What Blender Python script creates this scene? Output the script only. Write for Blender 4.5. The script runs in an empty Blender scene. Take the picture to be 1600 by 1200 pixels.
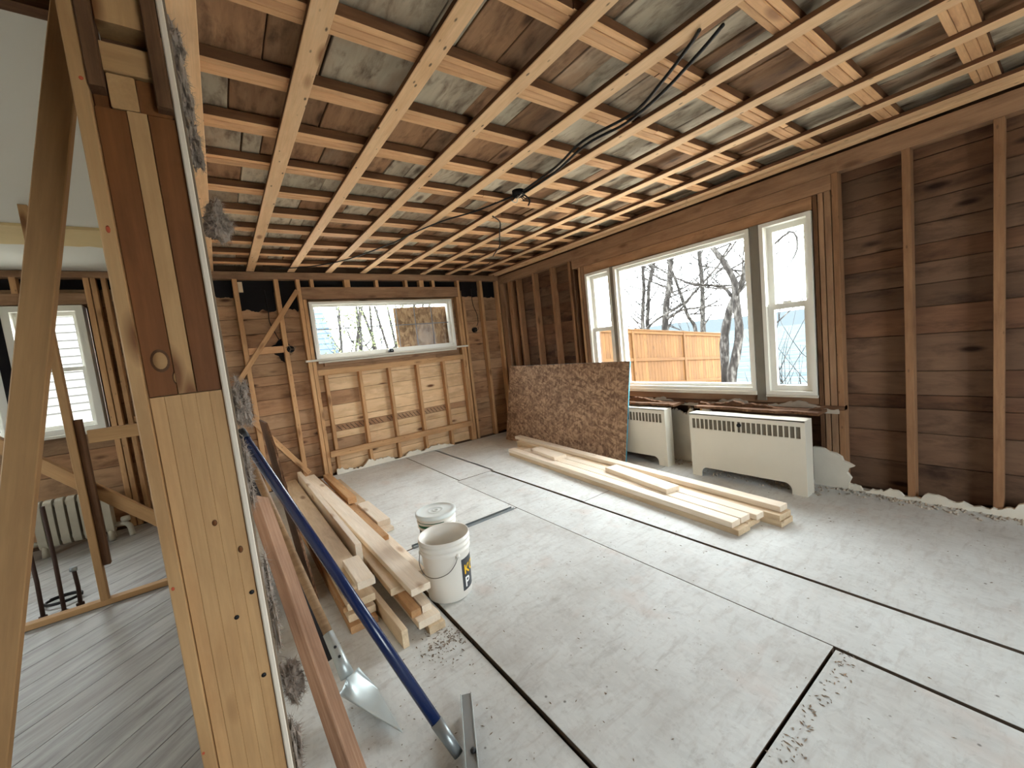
import bpy, bmesh, math, random
from mathutils import Matrix, Vector, noise as mnoise

random.seed(7)
sc = bpy.context.scene
COL = sc.collection

# ------------------------------------------------------------------ camera
CAM_H = 1.34
def _cam():
    yaw, pitch, roll = math.radians(35.3214), math.radians(-5.21727), math.radians(6.14308)
    fw = Vector((math.sin(yaw)*math.cos(pitch), math.cos(yaw)*math.cos(pitch), math.sin(pitch)))
    r = Vector((math.cos(yaw), -math.sin(yaw), 0.0))
    d = fw.cross(r)
    c, s = math.cos(roll), math.sin(roll)
    r2 = r*c + d*s
    d2 = d*c - r*s
    cam = bpy.data.cameras.new('camera')
    cam.sensor_fit = 'HORIZONTAL'; cam.sensor_width = 36.0
    cam.lens = 36.0*634.908/1600.0
    cam.clip_start = 0.02; cam.clip_end = 3000
    o = bpy.data.objects.new('camera', cam)
    m = Matrix((( r2.x, -d2.x, -fw.x, 0.0), (r2.y, -d2.y, -fw.y, 0.0), (r2.z, -d2.z, -fw.z, CAM_H), (0,0,0,1)))
    o.matrix_world = m
    COL.objects.link(o); sc.camera = o
_cam()

# ------------------------------------------------------------------ world, exposure, portals
SKY = 9.6
w = bpy.data.worlds.new('overcast_sky'); sc.world = w; w.use_nodes = True
bg = w.node_tree.nodes['Background']
bg.inputs[0].default_value = (0.91, 0.97, 1.0, 1); bg.inputs[1].default_value = SKY
sc.view_settings.view_transform = 'Standard'; sc.view_settings.look = 'None'
sc.view_settings.gamma = 1.0; sc.view_settings.use_curve_mapping = False
sc.view_settings.exposure = 1.2
cy = sc.cycles
cy.max_bounces = 10; cy.diffuse_bounces = 6; cy.glossy_bounces = 2; cy.transparent_max_bounces = 16
cy.caustics_reflective = False; cy.caustics_refractive = False
cy.sample_clamp_indirect = 12.0
cy.use_denoising = True
cy.adaptive_threshold = 0.03

def portal(loc, direction, sx, sy):
    l = bpy.data.lights.new('window_portal', 'AREA'); l.shape = 'RECTANGLE'; l.size = sx; l.size_y = sy
    l.cycles.is_portal = True
    o = bpy.data.objects.new('window_portal', l)
    d = Vector(direction)
    z = -d; x = Vector((0,0,1)).cross(z).normalized(); y = z.cross(x)
    o.matrix_world = Matrix(((x.x,y.x,z.x,loc[0]),(x.y,y.y,z.y,loc[1]),(x.z,y.z,z.z,loc[2]),(0,0,0,1)))
    COL.objects.link(o)
portal((3.97, 2.35, 1.41), (-1,0,0), 2.4, 1.45)       # right picture window
portal((1.9, 5.66, 1.78), (0,-1,0), 2.0, 0.72)        # back slider
portal((-1.55, 5.66, 1.56), (0,-1,0), 1.3, 1.2)       # side room window
portal((1.5, -2.78, 1.32), (0,1,0), 1.7, 1.55)         # added fill window behind the camera
portal((-3.42, 2.2, 1.45), (1,0,0), 1.3, 1.1)         # added fill window, side room far left

# ------------------------------------------------------------------ helpers
def lin(c):
    c = c/255.0
    return c/12.92 if c <= 0.04045 else ((c+0.055)/1.055)**2.4
def rgb(r, g, b): return (lin(r), lin(g), lin(b), 1.0)

class NT:
    def __init__(self, name):
        self.m = bpy.data.materials.new(name); self.m.use_nodes = True
        self.t = self.m.node_tree; self.n = self.t.nodes; self.l = self.t.links
        self.b = self.n['Principled BSDF']
    def add(self, ty, **kw):
        n = self.n.new(ty)
        for k, v in kw.items(): setattr(n, k, v)
        return n
    def link(self, a, b): self.l.new(a, b)
    def mapping(self, src, scale):
        mp = self.add('ShaderNodeMapping'); mp.inputs['Scale'].default_value = scale
        self.link(src, mp.inputs['Vector']); return mp.outputs[0]
    def noise(self, vec, scale, detail=4, rough=.55, dist=0.0):
        n = self.add('ShaderNodeTexNoise'); n.inputs['Scale'].default_value = scale
        n.inputs['Detail'].default_value = detail; n.inputs['Roughness'].default_value = rough
        n.inputs['Distortion'].default_value = dist
        self.link(vec, n.inputs['Vector']); return n.outputs['Fac']
    def voronoi(self, vec, scale, feature='F1'):
        n = self.add('ShaderNodeTexVoronoi'); n.feature = feature; n.inputs['Scale'].default_value = scale
        self.link(vec, n.inputs['Vector']); return n
    def ramp(self, fac, stops):
        r = self.add('ShaderNodeValToRGB'); e = r.color_ramp.elements
        while len(e) > 1: e.remove(e[-1])
        e[0].position, e[0].color = stops[0]
        for p, c in stops[1:]:
            q = e.new(p); q.color = c
        self.link(fac, r.inputs[0]); return r.outputs[0]
    def gray(self, fac, p0, v0, p1, v1):
        return self.ramp(fac, [(p0, (v0,v0,v0,1)), (p1, (v1,v1,v1,1))])
    def mix(self, fac, a, b, mode='MIX'):
        n = self.add('ShaderNodeMix', data_type='RGBA', blend_type=mode)
        for inp, v in ((n.inputs[0], fac), (n.inputs[6], a), (n.inputs[7], b)):
            if isinstance(v, (int, float)): inp.default_value = v
            elif isinstance(v, tuple): inp.default_value = v
            else: self.link(v, inp)
        return n.outputs[2]
    def math(self, op, a, b=0.0):
        n = self.add('ShaderNodeMath', operation=op)
        for inp, v in ((n.inputs[0], a), (n.inputs[1], b)):
            if isinstance(v, (int, float)): inp.default_value = v
            else: self.link(v, inp)
        return n.outputs[0]
    def coords(self, offset=True):
        tc = self.add('ShaderNodeTexCoord'); v = tc.outputs['Object']
        if offset:
            oi = self.add('ShaderNodeObjectInfo'); self.rand = oi.outputs['Random']
            c = self.add('ShaderNodeCombineXYZ')
            self.link(self.math('MULTIPLY', self.rand, 71.3), c.inputs[0])
            self.link(self.math('MULTIPLY', self.rand, 37.7), c.inputs[1])
            self.link(self.math('MULTIPLY', self.rand, 53.1), c.inputs[2])
            a = self.add('ShaderNodeVectorMath', operation='ADD')
            self.link(v, a.inputs[0]); self.link(c.outputs[0], a.inputs[1]); v = a.outputs[0]
        return v
    def bump(self, h, strength=.2, dist=.01):
        b = self.add('ShaderNodeBump'); b.inputs['Strength'].default_value = strength
        b.inputs['Distance'].default_value = dist
        self.link(h, b.inputs['Height']); self.link(b.outputs[0], self.b.inputs['Normal'])
    def done(self, col, rough=.7, spec=.3, metal=0.0):
        if isinstance(col, tuple): self.b.inputs['Base Color'].default_value = col
        else: self.link(col, self.b.inputs['Base Color'])
        if isinstance(rough, (int, float)): self.b.inputs['Roughness'].default_value = rough
        else: self.link(rough, self.b.inputs['Roughness'])
        self.b.inputs['Specular IOR Level'].default_value = spec
        self.b.inputs['Metallic'].default_value = metal
        return self.m

def plain(name, c, rough=.6, spec=.3, metal=0.0, var=0.0):
    t = NT(name)
    if var:
        v = t.coords(); f = t.noise(v, 6, 5)
        col = t.mix(t.gray(f, .35, 0, .7, var), c, (c[0]*.45, c[1]*.42, c[2]*.4, 1))
        return t.done(col, rough, spec, metal)
    return t.done(c, rough, spec, metal)

def wood(name, lo, hi, stain, stain_amt=.3, vary=.25, grain=16, knots=.9, rough=.75, alt=None, alt_amt=0.0, nails=0.0, streak=1.3, blotch=2.4):
    t = NT(name); v = t.coords()
    g = t.noise(t.mapping(v, (streak, grain, grain)), 2.2, 6, .6, .5)
    col = t.ramp(g, [(.3, lo), (.55, tuple((lo[i]+hi[i])/2 for i in range(4))), (.72, hi)])
    fine = t.noise(t.mapping(v, (4, grain*7, grain*7)), 2.0, 3)
    col = t.mix(.22, col, t.gray(fine, .25, .35, .75, 1.0), 'MULTIPLY')
    if alt:
        r2 = t.math('FRACT', t.math('MULTIPLY', t.rand, 13.7))
        k = t.noise(t.mapping(v, (1.2, 2.5, 2.5)), 2.0, 4, .6)
        f = t.math('ADD', t.math('MULTIPLY', r2, 1.0), t.math('MULTIPLY', k, .5))
        col = t.mix(t.math('MULTIPLY', t.gray(f, .62, 0, .86, 1), alt_amt), col, t.mix(t.gray(g, .3, 0, .7, 1), alt, (alt[0]*1.3, alt[1]*1.3, alt[2]*1.3, 1)))
    b = t.noise(t.mapping(v, (1.1, 3.2, 3.2)), blotch, 6, .65, .3)
    col = t.mix(t.gray(b, .48, 0, .74, stain_amt), col, stain)
    if knots:
        vo = t.voronoi(t.mapping(v, (2.2, 6.5, 6.5)), 1.0)
        col = t.mix(t.gray(vo.outputs['Distance'], .07, knots, .17, 0), col, (stain[0]*.6, stain[1]*.5, stain[2]*.45, 1))
    if nails:
        vn = t.voronoi(t.mapping(v, (9, 22, 22)), 1.0)
        col = t.mix(t.gray(vn.outputs['Distance'], .07, nails, .13, 0), col, rgb(38, 26, 18))
    r1 = t.math('FRACT', t.math('MULTIPLY', t.rand, 7.31))
    val = t.math('ADD', t.math('MULTIPLY', r1, vary*2), 1.0-vary)
    hs = t.add('ShaderNodeHueSaturation'); t.link(val, hs.inputs['Value']); t.link(col, hs.inputs['Color'])
    t.bump(g, .25, .004)
    return t.done(t.mix(1.0, hs.outputs[0], (1.0,.925,.86,1), 'MULTIPLY'), rough, .25)

M = {}
M['pine'] = wood('new_pine', rgb(240,232,216), rgb(252,247,236), rgb(212,184,146), .3, .05, 14, .7, .6)
M['pinegrey'] = wood('weathered_pine', rgb(212,194,164), rgb(234,220,194), rgb(160,128,96), .45, .08, 14, .8, .65)
M['post'] = wood('post_pine', rgb(188,152,108), rgb(208,174,128), rgb(146,104,66), .4, .07, 9, .9, .6, streak=.6)
M['postdark'] = wood('post_fir', rgb(112,70,36), rgb(134,88,50), rgb(74,44,22), .5, .06, 10, .7, .6, streak=.6)
M['oldrough'] = wood('rough_old_lumber', rgb(92,66,48), rgb(124,94,70), rgb(52,34,24), .6, .12, 22, .5, .9)
M['strap'] = wood('strapping', rgb(226,190,148), rgb(240,210,172), rgb(176,128,88), .35, .06, 12, .85, .7, nails=.8)
M['joist'] = wood('old_joist', rgb(210,166,124), rgb(230,190,148), rgb(142,98,68), .5, .10, 16, .6, .75)
M['cleat'] = wood('old_cleat', rgb(214,170,126), rgb(236,198,154), rgb(150,104,70), .45, .12, 20, .5, .75)
M['bay'] = wood('bay_board', rgb(146,112,84), rgb(176,142,110), rgb(78,56,42), .85, .22, 9, .8, .8, alt=rgb(174,168,152), alt_amt=.95, blotch=5.5)
M['stud'] = wood('old_stud', rgb(190,150,110), rgb(214,178,134), rgb(126,90,60), .45, .10, 16, .7, .75, nails=.45)
M['sheath'] = wood('old_sheathing', rgb(164,128,98), rgb(194,158,124), rgb(88,62,46), .75, .18, 7, .95, .85, alt=rgb(160,138,112), alt_amt=.5)
M['sheathlit'] = wood('lit_sheathing', rgb(222,192,152), rgb(240,214,178), rgb(136,98,70), .5, .08, 7, .98, .85)  # lighter copy of the old sheathing, daylight put into its colour
M['sheathdark'] = wood('dark_old_sheathing', rgb(104,76,60), rgb(128,98,76), rgb(52,36,30), .9, .18, 7, .95, .88, alt=rgb(104,88,74), alt_amt=.5)
M['sidedark'] = wood('dark_side_wood', rgb(96,66,46), rgb(122,88,62), rgb(58,38,26), .5, .1, 12, .3, .9)  # darker wood for every cleat and strap face but the underside
M['studdark'] = wood('dark_old_stud', rgb(142,108,80), rgb(166,130,98), rgb(96,68,50), .5, .10, 16, .7, .8, nails=.45)
M['plate'] = wood('old_plate', rgb(146,116,92), rgb(172,142,114), rgb(96,70,54), .55, .1, 14, .6, .8)
M['prop'] = wood('prop_lumber', rgb(172,138,98), rgb(192,158,114), rgb(134,98,64), .35, .05, 8, .9, .65, streak=.6)
M['blackboard'] = wood('near_black_board', rgb(26,24,26), rgb(40,36,36), rgb(16,14,14), .5, .05, 20, .2, .8)  # near-black tone of the narrow leaning board
M['redrough'] = wood('rough_sawn_plank', rgb(150,118,96), rgb(186,154,130), rgb(100,72,58), .5, .08, 40, .3, .9)
M['handle'] = wood('shovel_handle_wood', rgb(134,108,80), rgb(164,138,106), rgb(92,70,48), .5, .05, 20, .2, .6)
M['cedar'] = wood('cedar_fence', rgb(82,56,28), rgb(98,70,38), rgb(58,36,16), .5, .16, 10, .8, .8)
M['bark']    = NT('tree_bark')
t = M['bark']; v = t.coords(); n = t.noise(t.mapping(v, (1,1,.35)), 9, 6, .7); 
M['bark'] = t.done(t.ramp(n, [(.35, rgb(20,18,17)), (.5, rgb(40,37,35)), (.66, rgb(84,81,78))]), .9, .1)

def osb(name, lo, mid, hi):
    t = NT(name); v = t.coords(False)
    wob = t.add('ShaderNodeTexNoise'); wob.inputs['Scale'].default_value = 5.0; wob.inputs['Detail'].default_value = 2; t.link(v, wob.inputs['Vector'])
    wv = t.add('ShaderNodeVectorMath', operation='MULTIPLY_ADD'); t.link(wob.outputs['Color'], wv.inputs[0]); wv.inputs[1].default_value = (.09,.09,.09); t.link(v, wv.inputs[2]); v2 = wv.outputs[0]
    fac = None
    for ang, sc_, wt in ((.35,(13,46,13),.4),(1.4,(15,52,15),.3),(2.5,(18,44,18),.3)):
        mp = t.add('ShaderNodeMapping'); mp.vector_type = 'TEXTURE'; mp.inputs['Rotation'].default_value = (0,0,ang); t.link(v2, mp.inputs['Vector'])
        vo = t.voronoi(t.mapping(mp.outputs[0], sc_), 1.0); sp = t.add('ShaderNodeSeparateColor'); t.link(vo.outputs['Color'], sp.inputs[0])
        q = t.math('MULTIPLY', sp.outputs[0], wt); fac = q if fac is None else t.math('ADD', fac, q)
    n = t.noise(v, 2.2, 3, .6)
    col = t.ramp(fac, [(.22, lo), (.5, mid), (.78, hi)])
    col = t.mix(t.gray(n, .42, 0, .75, .4), col, lo)
    t.bump(fac, .25, .003)
    return t.done(col, .75, .3)
M['osb'] = osb('osb', rgb(112,86,66), rgb(148,118,94), rgb(186,154,124))
M['osbdark'] = osb('osb_weathered', rgb(128,100,76), rgb(164,132,102), rgb(192,160,126))

def floor_mat(name='dusty_subfloor', up=0):
    def rgb(r, g, b): return (lin(min(250,r+up)), lin(min(250,g+up)), lin(min(250,b+up)), 1.0)
    t = NT(name); v = t.coords()
    n1 = t.noise(v, 2.2, 6, .6); n2 = t.noise(t.mapping(v, (9, 2.4, 4)), 3.0, 6, .65, .6); n3 = t.noise(v, 38, 4, .7)
    col = t.ramp(n1, [(.3, rgb(206,201,195)), (.5, rgb(222,219,214)), (.7, rgb(232,230,226))])
    col = t.mix(t.gray(n2, .5, 0, .72, .5), col, rgb(188,178,170))
    sp = t.noise(t.mapping(v, (1,1,1)), 4.2, 3, .5)
    col = t.mix(t.gray(sp, .6, 0, .74, .35), col, rgb(214,190,178))
    col = t.mix(t.gray(n3, .56, 0, .74, .42), col, rgb(172,162,154))
    fl = t.voronoi(t.mapping(v, (30, 70, 30)), 1.0); fs_ = t.add('ShaderNodeSeparateColor'); t.link(fl.outputs['Color'], fs_.inputs[0])
    col = t.mix(.16, col, t.gray(fs_.outputs[0], 0, .55, 1, 1.0), 'MULTIPLY')
    sm = t.noise(t.mapping(v, (3.2, 1.4, 2)), 1.7, 7, .7, 1.2)
    col = t.mix(t.gray(sm, .58, 0, .72, .45), col, rgb(150,142,136))
    vo = t.voronoi(v, 9.0)
    col = t.mix(t.gray(vo.outputs['Distance'], .035, .8, .06, 0), col, rgb(104,96,88))
    t.bump(n3, .15, .003)
    return t.done(t.mix(1.0, col, (.90,.95,.98,1), 'MULTIPLY'), .6, .25)
M['floor'] = floor_mat()
def grey_floor():
    t = NT('grey_painted_planks'); v = t.coords()
    n1 = t.noise(t.mapping(v, (1.2, 9, 9)), 2.4, 6, .65, .4); n2 = t.noise(v, 1.6, 4)
    col = t.ramp(n1, [(.3, rgb(128,124,120)), (.52, rgb(158,156,152)), (.7, rgb(176,174,170))])
    col = t.mix(t.gray(n2, .5, 0, .75, .5), col, rgb(132,120,112))
    return t.done(col, .45, .35)
M['greyfloor'] = grey_floor()
M['floorwhite'] = floor_mat('white_dusted_subfloor', 12)
M['seam'] = plain('dark_panel_edge', rgb(104,90,78), .95, .1)  # panel edges darker than their top faces
M['floordark'] = plain('dark_floor_gap', rgb(52,42,34), .9)
M['dark'] = plain('tar_paper', rgb(26,24,26), .8, .2, var=.5)
M['shell'] = plain('outer_shell', rgb(92,70,52), .9)
M['vinyl'] = plain('white_vinyl', rgb(226,224,216), .4, .4)
M['trimwhite'] = plain('worn_white_paint', rgb(214,208,194), .6, .3, var=.25)
M['mullion'] = plain('grey_primed_post', rgb(128,122,110), .7, .2, var=.3)
M['muntin'] = plain('grille_bar', rgb(120,120,122), .5)
M['enamel'] = plain('cream_enamel', rgb(218,212,197), .35, .45, var=.06)
M['slot'] = plain('grille_dark', rgb(120,112,98), .7)
M['radiator'] = plain('old_white_radiator', rgb(176,168,150), .5, .4, var=.3)
M['plaster'] = plain('broken_plaster', rgb(226,220,206), .85, .15, var=.22)
M['plasteredge'] = plain('plaster_rubble', rgb(184,174,160), .95, .1, var=.55)
M['drywall'] = plain('drywall_edge', rgb(226,214,198), .8, .15, var=.12)
M['gypsum'] = plain('gypsum_paper', rgb(126,112,96), .9, .1, var=.4)
M['ceilpaint'] = plain('grey_ceiling_paint', rgb(206,204,196), .85, .15)
M['ceilyellow'] = plain('yellowed_ceiling_paint', rgb(206,184,140), .85, .15, var=.12)
M['bucket'] = plain('white_plastic', rgb(232,228,220), .35, .45)
M['lid'] = plain('bucket_lid_plastic', rgb(216,222,220), .4, .4)
M['wire'] = plain('steel_wire', rgb(120,116,110), .35, .5, .8)
M['black'] = plain('black_rubber', rgb(20,20,22), .5, .4)
M['cable'] = plain('black_cable', rgb(24,22,22), .55, .3)
M['labelgrey'] = plain('label_charcoal', rgb(66,68,72), .45)
M['yellow'] = plain('label_yellow', rgb(240,196,40), .45)
M['orange'] = plain('label_orange', rgb(226,140,40), .45)
M['white'] = plain('label_white', rgb(244,244,242), .45)
M['green'] = plain('label_green', rgb(30,104,70), .45)
M['navylabel'] = plain('label_dark', rgb(52,58,56), .45)
M['blue'] = plain('blue_handle', rgb(20,36,76), .25, .5)
M['alu'] = plain('scuffed_aluminium', rgb(176,184,184), .42, .5, .55, var=.2)
M['steel'] = plain('galvanised_steel', rgb(150,156,158), .4, .5, .7, var=.2)
M['rustpipe'] = plain('rusty_pipe', rgb(70,52,44), .7, .3, .2, var=.4)
M['bluepaint'] = plain('turquoise_edge_paint', rgb(70,160,184), .6)
M['redchalk'] = plain('red_marker', rgb(196,92,62), .8)
M['insul'] = plain('mineral_wool', rgb(160,148,138), 1.0, .05, var=.45)
M['chip'] = plain('wood_chips', rgb(150,132,114), .9, .1, var=.7)
M['ledger'] = plain('exterior_white', rgb(120,122,124), .7, .2)
M['siding'] = plain('white_clapboard', rgb(104,103,101), .7, .2)
M['roofblue'] = plain('slate_blue_shingles', rgb(60,74,90), .8, .2, var=.3)
M['brick'] = plain('red_brick', rgb(96,54,42), .85, .1, var=.3)
def ground():
    t = NT('winter_ground'); v = t.coords(False)
    n = t.noise(v, .5, 6, .65); m = t.noise(v, 5, 5, .7)
    return t.done(t.mix(t.gray(m, .4, 0, .65, .8), t.ramp(n, [(.35, rgb(196,190,180)), (.6, rgb(214,210,202))]), rgb(176,166,150)), .95, .1)
M['ground'] = ground()
def lake():
    t = NT('lake_water'); v = t.coords(False)
    n = t.noise(t.mapping(v, (.9, .28, 1)), 1.1, 5, .6, .3)
    t.bump(n, .55, .35)
    return t.done(t.ramp(n, [(.35, rgb(50,58,61)), (.65, rgb(74,81,84))]), .9, 0.0)
M['lake'] = lake()
M['hill'] = plain('hazy_hillside', rgb(56,61,64), 1.0, 0.0, var=.1)
M['leaf'] = plain('pale_foliage', rgb(84,90,62), .8, .1, var=.35)
def glass():
    m = bpy.data.materials.new('window_glass'); m.use_nodes = True
    n = m.node_tree.nodes; l = m.node_tree.links; n.clear()
    out = n.new('ShaderNodeOutputMaterial'); tr = n.new('ShaderNodeBsdfTransparent'); gl = n.new('ShaderNodeBsdfGlossy')
    tr.inputs[0].default_value = (.97, .98, .975, 1); gl.inputs['Roughness'].default_value = .02
    lw = n.new('ShaderNodeLayerWeight'); lw.inputs[0].default_value = .5
    pw = n.new('ShaderNodeMath'); pw.operation = 'POWER'; pw.inputs[1].default_value = 5.0; l.new(lw.outputs['Facing'], pw.inputs[0])
    fr = n.new('ShaderNodeMath'); fr.operation = 'MULTIPLY_ADD'; fr.inputs[1].default_value = .9; fr.inputs[2].default_value = .004; l.new(pw.outputs[0], fr.inputs[0])
    mx = n.new('ShaderNodeMixShader'); l.new(fr.outputs[0], mx.inputs[0]); l.new(tr.outputs[0], mx.inputs[1]); l.new(gl.outputs[0], mx.inputs[2])
    l.new(mx.outputs[0], out.inputs[0]); return m
M['glass'] = glass()

def par(o, p):
    if p is not None:
        o.parent = p; o.matrix_parent_inverse = p.matrix_basis.inverted()
    return o
def tag(o, label=None, cat=None, group=None, kind=None):
    if label: o['label'] = label
    if cat: o['category'] = cat
    if group: o['group'] = group
    if kind: o['kind'] = kind
    return o
def empty(name, loc=(0,0,0), label=None, cat=None, group=None, kind=None):
    o = bpy.data.objects.new(name, None); o.empty_display_size = .1
    o.matrix_basis = Matrix.Translation(loc); COL.objects.link(o)
    return tag(o, label, cat, group, kind)
def mesh_obj(name, verts, faces, mat, parent=None, smooth=False, mw=None):
    me = bpy.data.meshes.new(name); me.from_pydata([tuple(v) for v in verts], [], faces); me.update()
    if mat: me.materials.append(M[mat] if isinstance(mat, str) else mat)
    if smooth:
        for p in me.polygons: p.use_smooth = True
    o = bpy.data.objects.new(name, me)
    if mw is not None: o.matrix_basis = mw
    COL.objects.link(o); return par(o, parent)

_bc = {}
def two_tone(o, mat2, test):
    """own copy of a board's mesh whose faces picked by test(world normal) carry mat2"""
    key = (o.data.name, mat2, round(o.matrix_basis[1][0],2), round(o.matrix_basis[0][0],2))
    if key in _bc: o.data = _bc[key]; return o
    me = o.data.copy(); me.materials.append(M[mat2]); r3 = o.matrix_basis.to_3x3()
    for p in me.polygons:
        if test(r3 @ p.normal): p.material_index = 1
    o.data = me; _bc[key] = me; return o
def bar_mesh(L, wd, th, mat, ch=.0025):
    key = (round(L,3), round(wd,3), round(th,3), mat, ch)
    if key in _bc: return _bc[key]
    a, b, h = L/2, wd/2, th/2; c = min(ch, b*.4, h*.4)
    ring = [(-b+c,-h),(b-c,-h),(b,-h+c),(b,h-c),(b-c,h),(-b+c,h),(-b,h-c),(-b,-h+c)]
    vs = [(-a,y,z) for y,z in ring]+[(a,y,z) for y,z in ring]
    fs = [[i,(i+1)%8,(i+1)%8+8,i+8] for i in range(8)]+[list(range(7,-1,-1)), list(range(8,16))]
    fs = [f[::-1] for f in fs]
    me = bpy.data.meshes.new('board'); me.from_pydata(vs, [], [f[::-1] for f in fs]); me.update()
    me.materials.append(M[mat]); _bc[key] = me; return me
def beam(name, p0, p1, wd, th, mat, parent=None, up=(0,0,1), ch=.0025):
    """board of length |p1-p0|; th is measured along 'up', wd across"""
    p0, p1 = Vector(p0), Vector(p1); x = (p1-p0); L = x.length; x.normalize()
    u = Vector(up); y = u.cross(x)
    if y.length < 1e-6: y = Vector((0,1,0)).cross(x)
    y.normalize(); z = x.cross(y); c = (p0+p1)/2
    o = bpy.data.objects.new(name, bar_mesh(L, wd, th, mat, ch))
    o.matrix_basis = Matrix(((x.x,y.x,z.x,c.x),(x.y,y.y,z.y,c.y),(x.z,y.z,z.z,c.z),(0,0,0,1)))
    COL.objects.link(o); return par(o, parent)
def box(name, x0, x1, y0, y1, z0, z1, mat, parent=None, ch=.0025):
    d = (x1-x0, y1-y0, z1-z0); c = Vector(((x0+x1)/2, (y0+y1)/2, (z0+z1)/2))
    k = d.index(max(d)); h = d[k]/2
    ax = Vector((k==0, k==1, k==2))
    if k == 0: return beam(name, c-ax*h, c+ax*h, d[1], d[2], mat, parent, (0,0,1), ch)
    if k == 1: return beam(name, c-ax*h, c+ax*h, d[0], d[2], mat, parent, (0,0,1), ch)
    return beam(name, c-ax*h, c+ax*h, d[1], d[0], mat, parent, (1,0,0), ch)
def boxes_verts(bs):
    vs, fs = [], []
    for x0,x1,y0,y1,z0,z1 in bs:
        i = len(vs)
        vs += [(x0,y0,z0),(x1,y0,z0),(x1,y1,z0),(x0,y1,z0),(x0,y0,z1),(x1,y0,z1),(x1,y1,z1),(x0,y1,z1)]
        fs += [[i+3,i+2,i+1,i],[i+4,i+5,i+6,i+7],[i,i+1,i+5,i+4],[i+1,i+2,i+6,i+5],[i+2,i+3,i+7,i+6],[i+3,i,i+4,i+7]]
    return vs, fs
def multibox(name, bs, mat, parent=None):
    v, f = boxes_verts(bs); return mesh_obj(name, v, f, mat, parent)
def tube_data(pts, radii, sides=8, cap=True):
    pts = [Vector(p) for p in pts]; n = len(pts)
    if isinstance(radii, (int, float)): radii = [radii]*n
    vs, fs = [], []; ref = None
    for i, p in enumerate(pts):
        d = (pts[min(i+1,n-1)]-pts[max(i-1,0)]).normalized()
        if ref is None:
            ref = d.orthogonal().normalized()
        ref = (ref - d*ref.dot(d))
        ref = ref.normalized() if ref.length > 1e-6 else d.orthogonal().normalized()
        b = d.cross(ref)
        for k in range(sides):
            a = 2*math.pi*k/sides
            vs.append(p + (ref*math.cos(a)+b*math.sin(a))*radii[i])
    for i in range(n-1):
        for k in range(sides):
            k2 = (k+1)%sides
            fs.append([i*sides+k, i*sides+k2, (i+1)*sides+k2, (i+1)*sides+k])
    if cap:
        fs.append(list(range(sides-1,-1,-1))); fs.append(list(range((n-1)*sides, n*sides)))
    return vs, fs
def tube(name, pts, radii, mat, parent=None, sides=8):
    v, f = tube_data(pts, radii, sides); return mesh_obj(name, v, f, mat, parent, True)
def smooth_path(pts, n=6):
    P = [Vector(p) for p in pts]; out = []
    for i in range(len(P)-1):
        a, b, c, d = P[max(i-1,0)], P[i], P[i+1], P[min(i+2,len(P)-1)]
        for k in range(n):
            t = k/n
            out.append(.5*((2*b)+(c-a)*t+(2*a-5*b+4*c-d)*t*t+(3*b-a-3*c+d)*t**3))
    out.append(P[-1]); return out
def lathe(name, prof, mat, parent=None, n=40, loc=(0,0,0), mw=None):
    vs, fs = [], []
    for r, z in prof:
        for k in range(n):
            a = 2*math.pi*k/n; vs.append((r*math.cos(a), r*math.sin(a), z))
    for i in range(len(prof)-1):
        for k in range(n):
            k2 = (k+1)%n; fs.append([i*n+k, i*n+k2, (i+1)*n+k2, (i+1)*n+k])
    return mesh_obj(name, vs, fs, mat, parent, True, mw or Matrix.Translation(loc))
def prism(name, poly, axis, a0, a1, mat, parent=None, smooth=False):
    """poly: 2D points; axis 'x','y','z' = extrusion axis from a0 to a1"""
    def P(u, v, a): return (a,u,v) if axis == 'x' else ((u,a,v) if axis == 'y' else (u,v,a))
    n = len(poly); vs = [P(u,v,a0) for u,v in poly]+[P(u,v,a1) for u,v in poly]
    fs = [list(range(n-1,-1,-1)), list(range(n,2*n))]+[[i,(i+1)%n,(i+1)%n+n,i+n] for i in range(n)]
    o = mesh_obj(name, vs, fs, mat, parent, smooth)
    bm = bmesh.new(); bm.from_mesh(o.data); bmesh.ops.recalc_face_normals(bm, faces=bm.faces[:]); bm.to_mesh(o.data); bm.free()
    return o
def cells(u0, u1, v0, v1, holes):
    us = sorted({u0,u1}|{h for H in holes for h in H[:2] if u0<h<u1}); vsx = sorted({v0,v1}|{h for H in holes for h in H[2:] if v0<h<v1})
    out = []
    for a, b in zip(us, us[1:]):
        for c, d in zip(vsx, vsx[1:]):
            if not any(H[0] <= (a+b)/2 <= H[1] and H[2] <= (c+d)/2 <= H[3] for H in holes): out.append((a,b,c,d))
    return out
def spans(a, b, z0, z1, holes):
    cur = [(a, b)]
    for h in holes:
        if h[2] < z1-1e-4 and h[3] > z0+1e-4:
            nx = []
            for s, e in cur:
                if h[1] <= s or h[0] >= e: nx.append((s, e)); continue
                if h[0] > s: nx.append((s, h[0]))
                if h[1] < e: nx.append((h[1], e))
            cur = nx
    return [(s, e) for s, e in cur if e-s > .03]

XR, YB = 3.74, 5.36         # inner stud faces of the right and back walls
ZJ = 2.497                  # underside of the ceiling joists

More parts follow.
